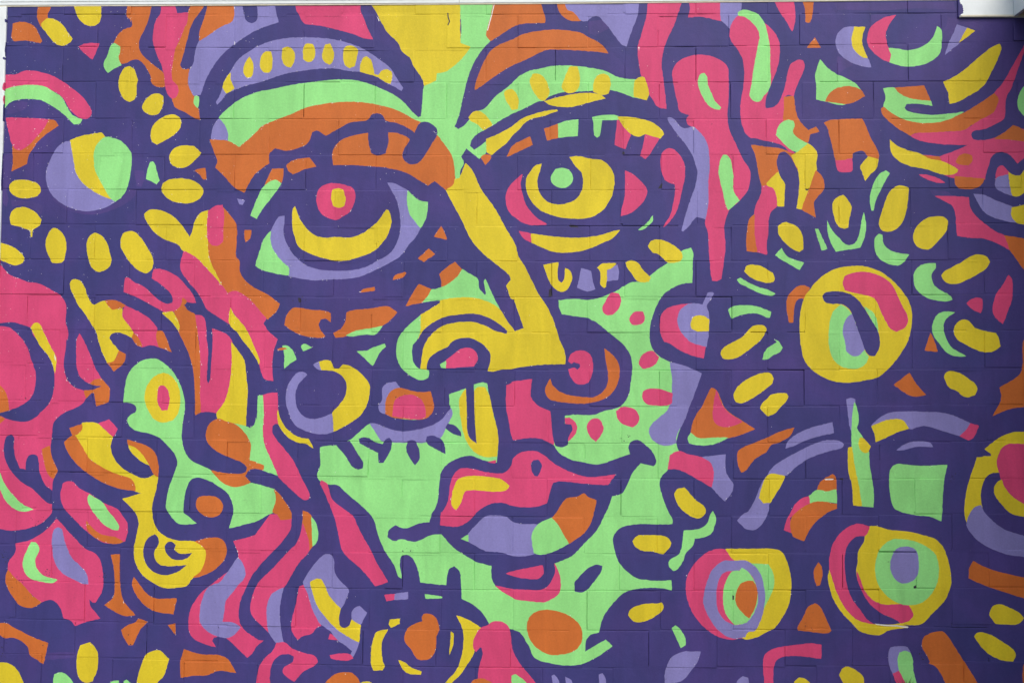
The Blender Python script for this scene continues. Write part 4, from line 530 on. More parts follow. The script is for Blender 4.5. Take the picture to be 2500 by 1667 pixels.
P -428,1069 -422,1148 -411,1220 -381,1263 -320,1299 -253,1315 -168,1288 -101,1278 -93,1422 -118,1537 -146,1658 -158,1719 -49,1720 -48,1610 -32,1495 -17,1416 -8,1404 74,1417 141,1414 184,1393 214,1375 244,1336 305,1300 378,1283 462,1271 559,1302 638,1330 632,1372 644,1396 680,1408 722,1384 764,1343 785,1288 770,1263 698,1279 650,1221 631,1173 595,1113 541,1096 517,1028 505,1007 457,911 378,827 318,766 222,725 228,670 210,622 168,583 120,576 48,579 -13,581 -103,595 -125,643 -128,709 -201,726 -274,764 -341,809 -408,880 -469,874 -517,849 -559,837 -632,851 -669,839 -709,863 -700,902 -664,928 -609,910 -530,939 -475,946 -458,1000 -446,1015
K -150,1281 -104,1289 -110,1274
K 222,725 246,670 255,622 246,563 210,533 168,514 78,519 6,528 -13,539 -67,569 -106,600 -13,581 48,578 150,578 186,598 216,646 228,688
K -46,667 -13,677 156,713 159,669 132,642 47,644 -13,656
K -403,998 -373,1052 -356,1160 -338,1209 -301,1242 -241,1240 -137,1219 -58,1220 -16,1265 -10,1295 20,1326 75,1341 123,1339 166,1315 226,1267 305,1228 378,1204 438,1199 559,1216 517,1161 456,1161 348,1171 239,1178 212,1170 197,1128 179,1056 130,1040 76,1034 -15,1042 -64,1057 -130,1053 -179,1029 -215,1000 -251,960 -311,926 -414,930 -409,1001
P 90,1272 105,1293 129,1296 149,1272 142,1230 127,1203 109,1206 93,1236
Y -331,1154 -313,1185 -252,1200 -167,1198 -76,1183 -31,1150 -46,1129 -106,1119 -179,1124 -270,1123 -285,1106 -300,1058 -327,1016 -349,1040 -349,1088
L -259,875 -214,930 -160,978 -106,985 -45,976 -15,952 34,938 106,938 134,936 98,884 98,824 110,777 47,763 -14,767 -74,784 -159,792 -232,828 -257,842
G -296,856 -258,878 -257,841
G 134,939 209,975 245,927 300,835 252,808 186,780 137,774 110,780 101,824 98,884
O 233,1003 287,1080 342,1090 384,1111 408,1090 453,1073 438,1005 420,947 384,893 303,835 276,880 239,945 209,975
K -49,1707 -18,1720 -18,1726 94,1742 85,1690 89,1635 128,1593 195,1563 205,1478 217,1378 184,1396 141,1414 74,1417 -8,1404 -17,1422 -32,1501 -48,1586
P 195,1593 280,1594 277,1497 305,1500 323,1482 320,1449 299,1412 293,1379 263,1364 226,1372 214,1406
K 280,1527 311,1524 341,1491 341,1455 323,1424 296,1400 299,1418 323,1467 314,1494 280,1496
K 298,1843 310,1879 340,1898 383,1901 416,1880 430,1843 429,1783 407,1728 371,1715 341,1721 310,1758 298,1797 328,1806 347,1794 365,1810 359,1828 328,1840 313,1831
O 498,1914 541,1880 574,1832 580,1771 559,1698 517,1649 456,1622 395,1611 274,1615 195,1633 171,1666 171,1696 195,1745 207,1709 244,1675 298,1654 377,1643 432,1642 480,1664 511,1704 520,1753 510,1832
K 689,1832 702,1869 735,1896 768,1901 799,1869 783,1833 747,1811 711,1805
L 862,1839 929,1824 989,1800 1036,1779 1007,1694 976,1615 940,1519 897,1434 894,1392 849,1379 813,1382 777,1400 755,1427 746,1463 765,1499 807,1536 849,1572 865,1615 874,1681 874,1760
K 710,1638 713,1675 735,1688 801,1690 874,1666 871,1615 855,1604 783,1601 735,1608
K 565,1565 589,1586 620,1588 668,1574 689,1529 680,1499 653,1479 626,1487 589,1504 571,1532
K 402,1467 408,1500 432,1523 468,1519 486,1492 489,1456 450,1398 420,1425
O 1091,1699 1118,1686 1169,1580 1253,1520 1330,1472 1253,1442 1180,1423 1060,1420 1012,1421 976,1437 988,1501 1012,1555 1043,1598 1067,1652
K 1120,1683 1145,1616 1175,1568 1262,1511 1199,1487 1157,1484 1120,1498 1101,1531 1103,1592 1112,1652
G 976,1449 1012,1421 1102,1422 1183,1423 1132,1399 1084,1384 1012,1383 969,1392 961,1416
K 861,1325 909,1346 963,1329 1035,1314 1083,1290 1101,1248 1104,1194 1092,1149 1035,1182 951,1229 891,1250 849,1247
L 1038,1315 1168,1330 1165,1291 1167,1237 1191,1195 1209,1165 1197,1117 1164,1075 1125,1111 1092,1149 1104,1200 1101,1254 1083,1290
Y 884,1109 902,1136 939,1145 963,1121 998,1080 1040,1050 1057,1026 1055,1009 1040,991 1022,980 992,984 950,1008 908,1049
O 1234,1321 1240,1351 1270,1370 1343,1400 1403,1425 1463,1455 1547,1480 1523,1437 1463,1401 1420,1386 1402,1362 1396,1352 1324,1304 1276,1244 1254,1234 1240,1267
Y 1146,1895 1159,1919 1219,1956 1262,1979 1298,2016 1322,2040 1359,2049 1389,2040 1398,2022 1382,1992 1358,1961 1285,1902 1237,1871 1183,1859 1155,1865
G 1376,1859 1388,1896 1406,1920 1458,1954 1446,1968 1461,1960 1485,1924 1472,1902 1436,1884 1406,1863 1394,1860
Y 1218,1641 1218,1671 1248,1714 1303,1753 1363,1778 1405,1784 1417,1781 1435,1751 1423,1723 1405,1708 1362,1672 1302,1635 1260,1616 1230,1620
Y 1362,1587 1374,1614 1404,1642 1422,1660 1471,1670 1507,1669 1516,1654 1506,1630 1470,1594 1440,1560 1404,1546 1392,1554
O 2185,1786 2221,1724 2271,1667 2244,1659 2190,1661 2149,1685 2100,1721
Y 2374,1767 2389,1791 2413,1797 2461,1786 2514,1750 2543,1729 2555,1702 2542,1666 2500,1654 2471,1665 2447,1689 2400,1710
O 2846,2010 2813,1962 2808,1841 2795,1787 2752,1751 2677,1708 2688,1666 2679,1624 2639,1552 2690,1576 2750,1597 2839,1604
L 1837,1638 1861,1644 1885,1638 1884,1614 1869,1566 1866,1457 1856,1487 1845,1566
G 1881,1623 1895,1578 1901,1515 1892,1482 1924,1428 1947,1356 1956,1350 1958,1278 1969,1206 1980,1105 1977,1048 1914,1053 1892,1188 1875,1295 1864,1376 1865,1445 1869,1548
Y 1912,1428 1924,1425 1965,1380 1953,1350 1935,1345 1911,1362 1902,1392
Y 1843,1373 1863,1376 1875,1277 1897,1164 1914,1053 1869,1056 1862,1170 1844,1247
L 1501,1368 1511,1401 1553,1438 1643,1480 1757,1510 1766,1454 1703,1441 1613,1414 1546,1383
L 1401,1220 1420,1251 1462,1287 1582,1354 1672,1396 1738,1412 1798,1406 1819,1391 1810,1373 1762,1361 1690,1339 1624,1312 1558,1269 1497,1218 1437,1224
L 1292,1016 1328,1076 1365,1166 1389,1208 1418,1101 1409,1065 1400,1012 1382,978 1352,936 1316,918 1280,924 1232,968 1262,1001
Y 1353,1094 1371,1160 1401,1217 1437,1225 1494,1212 1473,1167 1436,1107 1412,1068 1400,1068 1376,1064
O 1710,1197 1755,1226 1772,1211 1776,1139 1724,1130 1670,1138 1688,1180
K 1526,1013 1556,1066 1598,1096 1627,1103 1637,1063 1598,1048 1555,1013 1519,985 1528,902 1488,919 1507,979
G 1628,1105 1670,1138 1724,1130 1775,1142 1778,1067 1741,1073 1687,1073 1634,1063
O 1777,1061 1778,1038 1735,1022 1693,993 1657,962 1620,909 1596,859 1536,884 1522,938 1531,985 1574,1030 1640,1066 1699,1074
L 1973,1494 2003,1524 2063,1561 2153,1573 2243,1571 2362,1565 2421,1551 2516,1509 2461,1440 2384,1463 2260,1496 2188,1477 2176,1480 2003,1500
Y 1973,1491 2033,1516 2111,1531 2146,1522 2176,1480 2110,1459 2050,1429 1996,1405 1993,1440
K 2516,1509 2560,1497 2527,1431 2503,1418 2458,1440 2486,1467
L 2109,1360 2163,1396 2217,1408 2294,1400 2309,1379 2222,1382 2150,1363
G 2068,1207 2074,1249 2090,1273 2119,1284 2179,1276 2268,1274 2385,1281 2362,1179 2351,1019 2347,974 2282,1000 2199,1008 2099,1040 2075,1099
Y 2836,1466 2747,1460 2687,1438 2633,1402 2591,1369 2626,1345 2626,1330 2590,1327 2549,1321 2524,1252 2492,1150 2476,1020 2487,966 2591,1023 2568,1061 2570,1151 2594,1211 2630,1238 2672,1235 2770,1063 2829,1063
P 2672,1238 2624,1235 2594,1211 2570,1151 2566,1091 2582,1021 2614,988 2679,935 2796,894 2826,883 2828,995 2798,1001 2727,1021 2675,1068 2643,1121 2641,1157 2653,1181 2680,1202 2684,1229
K 2835,1394 2716,1395 2686,1372 2662,1324 2658,1283 2672,1229 2689,1175 2729,1110 2799,1069 2829,1057
Y 2680,1202 2694,1163 2735,1110 2799,1069 2829,1057 2828,1023 2828,995 2798,1002 2727,1021 2681,1065 2643,1121 2641,1157 2653,1181
L 2508,1020 2532,1049 2565,1061 2582,1021 2614,988 2679,935 2796,894 2826,883 2824,782 2794,785 2706,796 2618,827 2547,871 2495,933 2487,963
O 2519,756 2557,735 2610,712 2792,669 2821,664 2819,551 2790,560 2632,609 2561,635 2494,664 2500,720
Y 2600,467 2618,508 2654,524 2712,503 2759,480 2785,451 2758,422 2634,420
Y 2518,348 2533,367 2563,369 2610,355 2668,320 2726,280 2740,250 2725,218 2672,223 2608,249 2556,296
O 2237,316 2249,345 2303,369 2344,373 2374,347 2414,282 2460,212 2517,119 2552,55 2375,53 2341,135 2306,187 2271,201 2277,210 2254,257 2237,286
O 2813,204 2781,201 2776,139 2781,58 2810,58
L 2053,255 2065,284 2107,290 2154,285 2169,262 2106,191 2105,155 2075,137 2058,190
G 2103,226 2112,256 2142,265 2171,256 2182,221 2182,174 2199,93 2207,51 2151,50 2111,150
K 2075,143 2105,158 2140,92 2157,50 2104,50
Y 1782,134 1804,170 1833,177 1880,153 1910,124 1915,90 1909,47 1832,47
Y 1539,93 1566,114 1601,106 1625,80 1625,44 1548,43
K 1376,84 1374,230 1395,254 1442,275 1514,287 1633,301 1686,295 1683,221 1573,235 1484,231 1448,219 1427,183 1420,84 1420,42 1381,41
O 1653,520 1676,505 1705,452 1740,373 1728,362 1562,374 1555,385 1593,451 1617,498
O 1674,742 1690,719 1693,671 1680,621 1665,617 1651,659 1651,700
K 949,629 973,694 1033,767 1099,806 1147,810 1177,798 1219,747 1248,596 1252,329 1187,320 1127,334 1068,369 996,445 955,540
Y 1165,811 1399,814 1422,813 1470,800 1500,747 1517,681 1523,628 1510,521 1473,444 1425,381 1396,369 1336,336 1282,322 1252,329 1217,418 1366,478 1338,733 1219,747
G 1261,733 1338,732 1398,728 1410,710 1427,669 1427,609 1409,562 1397,538 1366,478 1278,596
L 1069,642 1093,696 1153,744 1219,747 1273,748 1320,721 1356,674 1373,609 1379,550 1366,466 1348,413 1324,371 1282,359 1270,335 1205,326 1157,346 1109,387 1068,452 1044,517 1051,582
K 1119,595 1135,654 1165,684 1242,694 1254,706 1284,691 1317,650 1337,585 1337,537 1313,466 1277,418 1223,400 1205,403 1157,429 1122,482 1116,535
G 1201,688 1242,694 1254,706 1284,691 1320,638 1337,585 1337,519 1307,448 1277,415 1214,400 1169,453 1152,524 1158,601 1176,649
O 1248,620 1278,635 1314,637 1332,608 1337,561 1319,484 1292,436 1253,471 1224,512 1221,560
Y 1954,941 1996,941 2055,924 2180,910 2263,890 2316,872 2357,825 2374,784 2391,713 2396,642 2386,600 2353,535 2299,481 2227,413 2132,409 2161,396 2055,379 2001,353 1960,355 1895,374 1859,412 1812,459 1766,524 1737,600 1727,660 1732,689 1816,839
K 1757,844 1793,898 1847,940 1895,954 1954,941 1948,914 1927,890 1882,884 1840,845 1823,803 1818,720 1826,637 1849,560 1902,483 1943,431 1981,410 1919,422 1872,442 1813,506 1772,589 1749,660 1735,719 1738,778
P 1927,888 1927,863 1893,804 1887,732 1880,702 1892,637 1915,590 1944,543 1991,496 2050,455 2109,426 2114,415 2049,408 1981,410 1943,431 1902,483 1849,560 1826,637 1818,720 1823,803 1840,845 1882,884
K 1883,697 1904,643 1921,596 1956,549 2009,520 2062,515 2128,518 2163,513 2175,492 2187,463 2174,439 2120,416 2091,438 2014,473 1950,525 1915,584 1889,649
G 1985,721 1994,769 2013,816 2043,849 2085,871 2144,871 2203,860 2262,833 2309,795 2326,748 2328,689 2313,623 2276,564 2228,528 2169,516 2110,527 2051,562 2010,609 1990,662
L 2068,722 2080,781 2102,817 2126,829 2179,829 2208,809 2220,753 2219,711 2200,658 2141,634 2111,642 2082,675
P 334,623 349,641 409,701 457,720 487,714 481,684 433,618 397,576 361,567 334,572
Y 654,850 679,877 740,882 830,877 860,855 863,831 823,780 757,797 709,800 667,823
Y 630,447 643,477 679,495 739,508 793,509 814,517 823,491 811,470 769,437 709,412 661,412
G 1097,1018 1112,982 1100,922 1082,892 1034,874 995,868 986,832 943,784 931,748 895,697 877,691 853,723 859,747 913,783 938,909 1022,919 1064,946 1085,1000
G 870,378 888,391 909,376 942,320 942,287 918,272
L 831,118 846,177 870,219 924,246 1025,251 1013,208 983,161 923,95 858,78 852,35 834,35
L 209,111 221,117 242,93 254,28 224,28
L 284,106 314,88 332,29 290,29
L 469,120 487,126 502,102 502,31 472,31
L 1227,93 1257,118 1284,111 1295,40 1221,40
O 72,382 84,424 120,457 168,468 241,461 307,435 349,403 370,362 370,296 337,254 265,230 193,229 127,264 85,317 76,353
W -130,3878 -146,3809 -169,3721 -165,3718 -142,3806 -125,3878
W 1978,413 2049,407 2096,406 2161,399 2157,391 2096,399 2043,400 1990,406
W 1710,1200 1736,1203 1763,1201 1760,1195 1718,1194
W -1615,3663 -1609,3653 -1613,3637
W 688,3624 694,3620 692,3599
W 994,3169 1001,3162 1000,3144 996,3153
W -799,3805 -783,3780 -787,3773
W -2610,1874 -2599,1849 -2601,1831 -2606,1849
D -397,3821 -391,3822 -388,3797 -380,3772 -390,3749 -396,3751 -387,3772 -395,3794
D -1228,2195 -1212,2192 -1209,2170 -1221,2167 -1226,2179
D 1201,560 1211,557 1209,536 1202,533
D 2191,616 2207,624 2209,608 2194,605
D 296,2607 321,2610 351,2604 345,2595 308,2595
D 187,2244 202,2251 206,2208 184,2202
D 599,3026 608,3023 614,3011 596,3008
D 1619,2814 1640,2811 1637,2804 1622,2805
D 816,2845 823,2842 819,2817 797,2814
D 1796,1205 1814,1205 1814,1194 1796,1196
O -2217,3794 -2214,3794 -2214,3775
O -2207,3794 -2203,3794 -2203,3769 -2205,3769
O -2201,3794 -2198,3794 -2198,3773
Y -2761,2579 -2754,2579 -2755,2538 -2758,2538"""

def smooth(P, step=.012, corner=52):
    n = len(P); A = P - np.roll(P, 1, 0); B = np.roll(P, -1, 0) - P
    ang = np.degrees(np.abs(np.arctan2(A[:, 0]*B[:, 1]-A[:, 1]*B[:, 0], (A*B).sum(1))))
    isc = ang > corner
    out = []
    for i in range(n):
        p0, p1, p2, p3 = P[i-1], P[i], P[(i+1) % n], P[(i+2) % n]
        d = math.dist(p1, p2)
        if isc[i]: p0 = p1-(p2-p1)
        if isc[(i+1) % n]: p3 = p2+(p2-p1)
        k = max(1, int(round(d/step)))
        t1 = max(math.dist(p0, p1), 1e-6)**.5; t2 = t1+max(d, 1e-6)**.5; t3 = t2+max(math.dist(p2, p3), 1e-6)**.5
        for j in range(k):
            t = t1+(t2-t1)*j/k
            a1 = (t1-t)/t1*p0+t/t1*p1
            a2 = (t2-t)/(t2-t1)*p1+(t-t1)/(t2-t1)*p2
            a3 = (t3-t)/(t3-t2)*p2+(t-t2)/(t3-t2)*p3
            b1 = (t2-t)/t2*a1+t/t2*a2
            b2 = (t3-t)/(t3-t1)*a2+(t-t1)/(t3-t1)*a3
            out.append((t2-t)/(t2-t1)*b1+(t-t1)/(t2-t1)*b2)
    return np.array(out)

def grow(P, d):
    """brush each colour a little over its neighbour, with a hand-painted wobble"""
    A = P - np.roll(P, 1, 0); B = np.roll(P, -1, 0) - P
    area = .5*np.sum(P[:, 0]*np.roll(P[:, 1], -1)-np.roll(P[:, 0], -1)*P[:, 1])
    T = A/np.maximum(np.linalg.norm(A, axis=1), 1e-9)[:, None] + B/np.maximum(np.linalg.norm(B, axis=1), 1e-9)[:, None]
    N = np.stack([T[:, 1], -T[:, 0]], 1)*(1 if area > 0 else -1)
    N /= np.maximum(np.linalg.norm(N, axis=1), 1e-6)[:, None]
    return P + N*(d + RNG.normal(0, .0008, len(P)))[:, None]

POLYS = []
for ln in ART.split('\n'):
    t = ln.split()
    P = np.array([[float(a) for a in q.split(',')] for q in t[1:]])/1000
    if t[0] in 'WD': POLYS.append((CODES.index(t[0]), P)); continue
    D = smooth(P)
    POLYS.append((CODES.index(t[0]), grow(D, .0021 if t[0] not in 'PV' else .0)))
# flecks of white primer left bare along the edges of the colours, most of them in the upper left
flecks = []
SMUDGES = [(-2.868, 0.739, 0.0207, 16), (-2.682, 0.926, 0.0207, 12), (-2.859, 0.214, 0.023, 16), (-2.616, 0.657, 0.0161, 10), (-2.738, 0.505, 0.0138, 5), (-2.292, 0.629, 0.0138, 6), (2.23, 0.233, 0.0207, 8), (-1.221, 2.179, 0.0184, 10), (0.321, 2.604, 0.0207, 7), (-2.609, 0.265, 0.0184, 6), (-2.124, 0.27, 0.0276, 10), (-2.793, 0.607, 0.0161, 8), (-2.681, 1.609, 0.0138, 5), (-2.787, 1.621, 0.0138, 4), (0.62, 1.42, 0.0207, 6), (2.416, 1.209, 0.0184, 6), (-0.571, 0.795, 0.0207, 5), (-2.055, 2.223, 0.0115, 4), (-0.653, 1.656, 0.0115, 3), (1.622, 0.395, 0.0138, 6), (-2.9, 2.526, 0.0092, 2)]
for c, P in POLYS:
    if c > 5: continue
    for i in range(len(P)):
        x, z = P[i]
        pr = .012 + .15*np.clip((.2-x)/3.0, 0, 1)*np.clip((z-.6)/1.6, .25, 1)
        if x > 1.6: pr *= .35
        if RNG.random() < pr:
            t = P[i]-P[i-1]; n = np.linalg.norm(t)
            if n < 1e-6: continue
            t = t/n; nn = np.array([-t[1], t[0]])
            l = RNG.uniform(.0016, .0052)*(1+1.0*(RNG.random() < .12)); h = RNG.uniform(.0011, .0026)
            c0 = P[i]+nn*RNG.normal(0, .0035)
            flecks.append((6, np.array([c0-t*l, c0+nn*h*RNG.uniform(.4, 1), c0+t*l*RNG.uniform(.5, 1), c0-nn*h*RNG.uniform(.5, 1)])))
for sx, sz, sr, sn in SMUDGES:                       # clusters of scuffs and dried splashes
    for _ in range(sn):
        c0 = np.array([sx, sz])+RNG.normal(0, sr, 2)
        a = RNG.uniform(0, 2*math.pi)+np.linspace(0, 2*math.pi, 6)[:5]; k = RNG.uniform(.35, 1.0, 5)*RNG.uniform(.0015, .0048)
        flecks.append((8, c0+np.stack([np.cos(a)*k*1.3, np.sin(a)*k], 1)))
for _ in range(420):
    x = -2.93+5.2*RNG.random()**2.2; z = 1.2+2.65*RNG.random()**.7
    a = RNG.uniform(0, math.pi); t = np.array([math.cos(a), math.sin(a)]); nn = np.array([-t[1], t[0]]); l = RNG.uniform(.001, .0030); h = RNG.uniform(.0008, .0018)
    c0 = np.array([x, z]); flecks.append((6, np.array([c0-t*l, c0+nn*h, c0+t*l*.8, c0-nn*h*.7])))
POLYS += flecks
PC = np.array([c for c, _ in POLYS])
PB = np.array([[*p.min(0), *p.max(0)] for _, p in POLYS])
SEG = np.concatenate([np.concatenate([p, np.roll(p, -1, 0)], 1) for _, p in POLYS])
SMIN = np.minimum(SEG[:, :2], SEG[:, 2:]); SMAX = np.maximum(SEG[:, :2], SEG[:, 2:])

def inside(P, Q):
    x1, y1 = P[:, 0], P[:, 1]; x2, y2 = np.roll(x1, -1), np.roll(y1, -1)
    m = (y1[None] <= Q[:, 1:2]) != (y2[None] <= Q[:, 1:2])
    dy = np.where(y2 == y1, 1e-12, y2-y1)
    xi = x1[None]+(Q[:, 1:2]-y1[None])/dy[None]*(x2-x1)[None]
    return (np.sum(m & (xi > Q[:, 0:1]), 1) % 2) == 1

def clip(seg, r):
    x0, z0, x1, z1 = r
    a = seg[:, :2]; d = seg[:, 2:]-a
    t0 = np.zeros(len(seg)); t1 = np.ones(len(seg)); ok = np.ones(len(seg), bool)
    for k, lo, hi in ((0, x0, x1), (1, z0, z1)):
        dk = np.where(np.abs(d[:, k]) < 1e-12, 1e-12, d[:, k])
        ta, tb = (lo-a[:, k])/dk, (hi-a[:, k])/dk
        t0 = np.maximum(t0, np.minimum(ta, tb)); t1 = np.minimum(t1, np.maximum(ta, tb))
    ok = t1-t0 > 1e-6
    return np.concatenate([a+d*t0[:, None], a+d*t1[:, None]], 1)[ok]

def painted(r, base=0, inset=None, extra=None):
    """triangulate the wall rectangle r = (x0, z0, x1, z1) along every paint edge that crosses it"""
    x0, z0, x1, z1 = r
    vs, idx, es = [], {}, []
    def vert(x, z):
        x = min(max(x, x0), x1); z = min(max(z, z0), z1)
        k = (round(x*5e4), round(z*5e4))
        if k not in idx: idx[k] = len(vs); vs.append(Vector((x, z)))
        return idx[k]
    def edge(a, b):
        if a != b: es.append((a, b))
    def loop(pts):
        ii = [vert(*p) for p in pts]
        for i in range(len(ii)): edge(ii[i-1], ii[i])
    loop([(x0, z0), (x1, z0), (x1, z1), (x0, z1)])
    if inset:
        n = 4
        q = []
        b = [inset*random.uniform(.7, 1.5) for _ in range(4*n)]
        for i in range(n): q.append((x0+inset+(x1-x0-2*inset)*i/n, z0+b[i]))
        for i in range(n): q.append((x1-b[n+i], z0+inset+(z1-z0-2*inset)*i/n))
        for i in range(n): q.append((x1-inset-(x1-x0-2*inset)*i/n, z1-b[2*n+i]))
        for i in range(n): q.append((x0+b[3*n+i], z1-inset-(z1-z0-2*inset)*i/n))
        loop(q)
    m = (SMAX[:, 0] > x0) & (SMIN[:, 0] < x1) & (SMAX[:, 1] > z0) & (SMIN[:, 1] < z1)
    for a, b, c, d in clip(SEG[m], r): edge(vert(a, b), vert(c, d))
    if extra:
        for c, P in extra:
            sg = np.concatenate([P, np.roll(P, -1, 0)], 1)
            for a, b, cc, d in clip(sg, r): edge(vert(a, b), vert(cc, d))
    V, E, F, _, _, _ = delaunay_2d_cdt(vs, es, [], 0, 1e-7, False)
    V = np.array([[v.x, v.y] for v in V]); F = [tuple(f) for f in F]
    if not F: return V, F, np.zeros(0, int)
    Fa = np.array(F)
    cen = V[Fa].mean(1)
    col = np.full(len(F), base)
    pm = (PB[:, 2] > x0) & (PB[:, 0] < x1) & (PB[:, 3] > z0) & (PB[:, 1] < z1)
    if base == 0:
        for i in np.nonzero(pm)[0]:
            col[inside(POLYS[i][1], cen)] = PC[i]
    if extra:
        for c, P in extra: col[inside(P, cen)] = c
    return V, F, col

def skirt(V3, F, col, back):
    """turn the painted front back along its outline so the piece is solid"""
    cnt = {}
    for k, f in enumerate(F):
        for i in range(3):
            a, b = f[i], f[(i+1) % 3]
            if (b, a) in cnt: del cnt[(b, a)]
            else: cnt[(a, b)] = k
    nv = {}; V3 = [tuple(v) for v in V3]; F = list(F); col = list(col)
    for (a, b), k in cnt.items():
        for q in (a, b):
            if q not in nv: nv[q] = len(V3); V3.append((V3[q][0], back, V3[q][2]))
        F.append((b, a, nv[a], nv[b])); col.append(col[k])
    return V3, F, col

X_END, X_OUT, GAP = -2.932, 3.75, .0038
wall = thing('mural_wall', 'concrete block wall painted all over with a colourful face mural of eyes, lips and dots on purple', 'wall', (0, 0, 0))
bed = {j: b for j, b, _ in COURSES}
hx = {j: [v/1000 for v in h] for j, _, h in COURSES}
zb = lambda j, x: np.polyval(bed[j], x)

def deep_at(x, z, horiz):
    for a, b, c, d in DEEP:
        if (abs(b-d) < abs(a-c)) != horiz: continue
        if horiz and min(a, c)-.03 < x < max(a, c)+.03 and abs(z-(b+d)/2) < .03: return True
        if not horiz and min(b, d)-.03 < z < max(b, d)+.03 and abs(x-(a+c)/2) < .035: return True
    return False

blocks, mort = [], []
for j in range(-1, 21):
    h = [x for x in hx[j] if X_END+.03 < x < X_OUT]
    h = [X_END] + h + [X_OUT]
    for i in range(len(h)-1):
        xa, xb = h[i], h[i+1]; xm = (xa+xb)/2
        zt, zl = zb(j, xm), zb(j+1, xm)
        zl = max(zl, -.08)
        if zt-zl < .03: continue
        x0 = xa+(GAP/2 if i else 0); x1 = xb-GAP/2
        blocks.append((j, (x0, zl+GAP/2, x1, zt-GAP/2)))
        dp = deep_at(xm, zl, True)
        q = 4
        for k in range(q):
            d = (.0135+random.uniform(-.004, .004)) if dp and random.random() < .8 else max(.0001, random.gauss(.0009+(.0011 if j >= 15 else 0)+(.0004 if xm > .6 else 0), .0010))+(.002 if random.random() < .1 else 0)
            mort.append(((xa+(xb-xa)*k/q, zl-.012, xa+(xb-xa)*(k+1)/q, zl+.012), d))
        if i:
            dp = deep_at(xa, (zt+zl)/2, False)
            for k in range(2):
                d = (.0135 if dp else max(.0001, random.gauss(.0012+(.0011 if j >= 15 else 0)+(.0005 if xa > .6 else 0), .0011))+(.003 if random.random() < .12 else 0))+.00035
                za, zc = zl+.0118, zt-.0118
                mort.append(((xa-.009, za+(zc-za)*k/2, xa+.009, za+(zc-za)*(k+1)/2), d))

def visible(r):
    x0, z0, x1, z1 = r
    return max(0, min(x1, 2.86)-max(x0, X_END))*max(0, min(z1, 3.875)-max(z0, .04))
order = sorted(range(len(blocks)), key=lambda k: -visible(blocks[k][1]))
named = set(k for k in order[:300] if visible(blocks[k][1]) > 0)
rest_v, rest_f, rest_c = [], [], []
for k, (j, r) in enumerate(blocks):
    x0, z0, x1, z1 = r; cx, cz = (x0+x1)/2, (z0+z1)/2
    V, F, col = painted(r, 0, .0034)
    dist = np.minimum(np.minimum(V[:, 0]-x0, x1-V[:, 0]), np.minimum(V[:, 1]-z0, z1-V[:, 1]))
    y = .0009*np.clip(1-dist/.0036, 0, 1)**1.5
    y = y+random.gauss(0, .0007)+random.gauss(0, .0050)*(V[:, 0]-cx)+random.gauss(0, .011)*(V[:, 1]-cz)
    if k in named:
        V3 = np.stack([V[:, 0]-cx, y, V[:, 1]-cz], 1)
        V3, F, col = skirt(V3, F, col, .035)
        mesh_obj('concrete_block', V3, F, PAINTS, col, wall, (cx, 0, cz))
    else:
        V3 = np.stack([V[:, 0], y, V[:, 1]], 1)
        V3, F, col = skirt(V3, F, col, .035)
        o = len(rest_v); rest_v += V3; rest_f += [tuple(i+o for i in f) for f in F]; rest_c += list(col)
o = mesh_obj('concrete_block_courses', rest_v, rest_f, PAINTS, rest_c, wall); o['kind'] = 'stuff'
mv, mf, mc = [], [], []
for r, d in mort:
    V, F, col = painted(r)
    o = len(mv)
    mv += [(a, d, b) for a, b in V]; mf += [tuple(i+o for i in f) for f in F]; mc += list(col)
mo = mesh_obj('mortar', mv, mf, PAINTS, mc, wall)
v, f = box(X_END+.001, X_OUT-.001, .036, .19, -.06, zb(-1, 0)-.002)
mesh_obj('wall_core', v, f, [M_BLOCK], None, wall)

# ------------------------------------------------------------------ trim, panel and bracket round the wall
TRIMZ = [3.868, 3.870, 3.871, 3.879, 3.886]
ZT = lambda x: np.interp(x, [-2.93, -1.4, 0, 1.45, 2.5], TRIMZ)

tr = thing('eave_trim', 'long white painted eave trim running along the top of the mural wall', 'trim', (0, 0, 3.87))
def strip(x0, x1, yf, dz0, dz1, n=10, back=-.0005):
    """board following the slightly sagging top line"""
    V, F = [], []
    for i in range(n+1):
        x = x0+(x1-x0)*i/n; z = ZT(x)-3.87
        V += [(x, back, z+dz0), (x, yf+.002, z+dz0), (x, yf, z+dz0+.002), (x, yf, z+dz1), (x, back, z+dz1)]
    for i in range(n):
        for q in range(4):
            a = i*5+q; F.append((a, a+5, a+6, a+1))
        F.append((i*5+4, i*5+9, i*5+5, i*5))
    F.append((4, 3, 2, 1, 0)); F.append(tuple(n*5+q for q in range(5)))
    return V, F
v, f = strip(-3.06, X_OUT, -.0035, -.003, .005); mesh_obj('sealant_bead', v, f, [M_CREAM], None, tr)
v, f = strip(-3.06, -.33, -.0065, .0055, .0225); mesh_obj('frieze_board', v, f, [M_TRIM], None, tr)
v, f = strip(-.328, X_OUT, -.0065, .0055, .0225); mesh_obj('frieze_board', v, f, [M_TRIM], None, tr)
v, f = strip(-3.08, X_OUT, -.0088, .0235, .20); mesh_obj('fascia_board', v, f, [M_TRIM], None, tr)

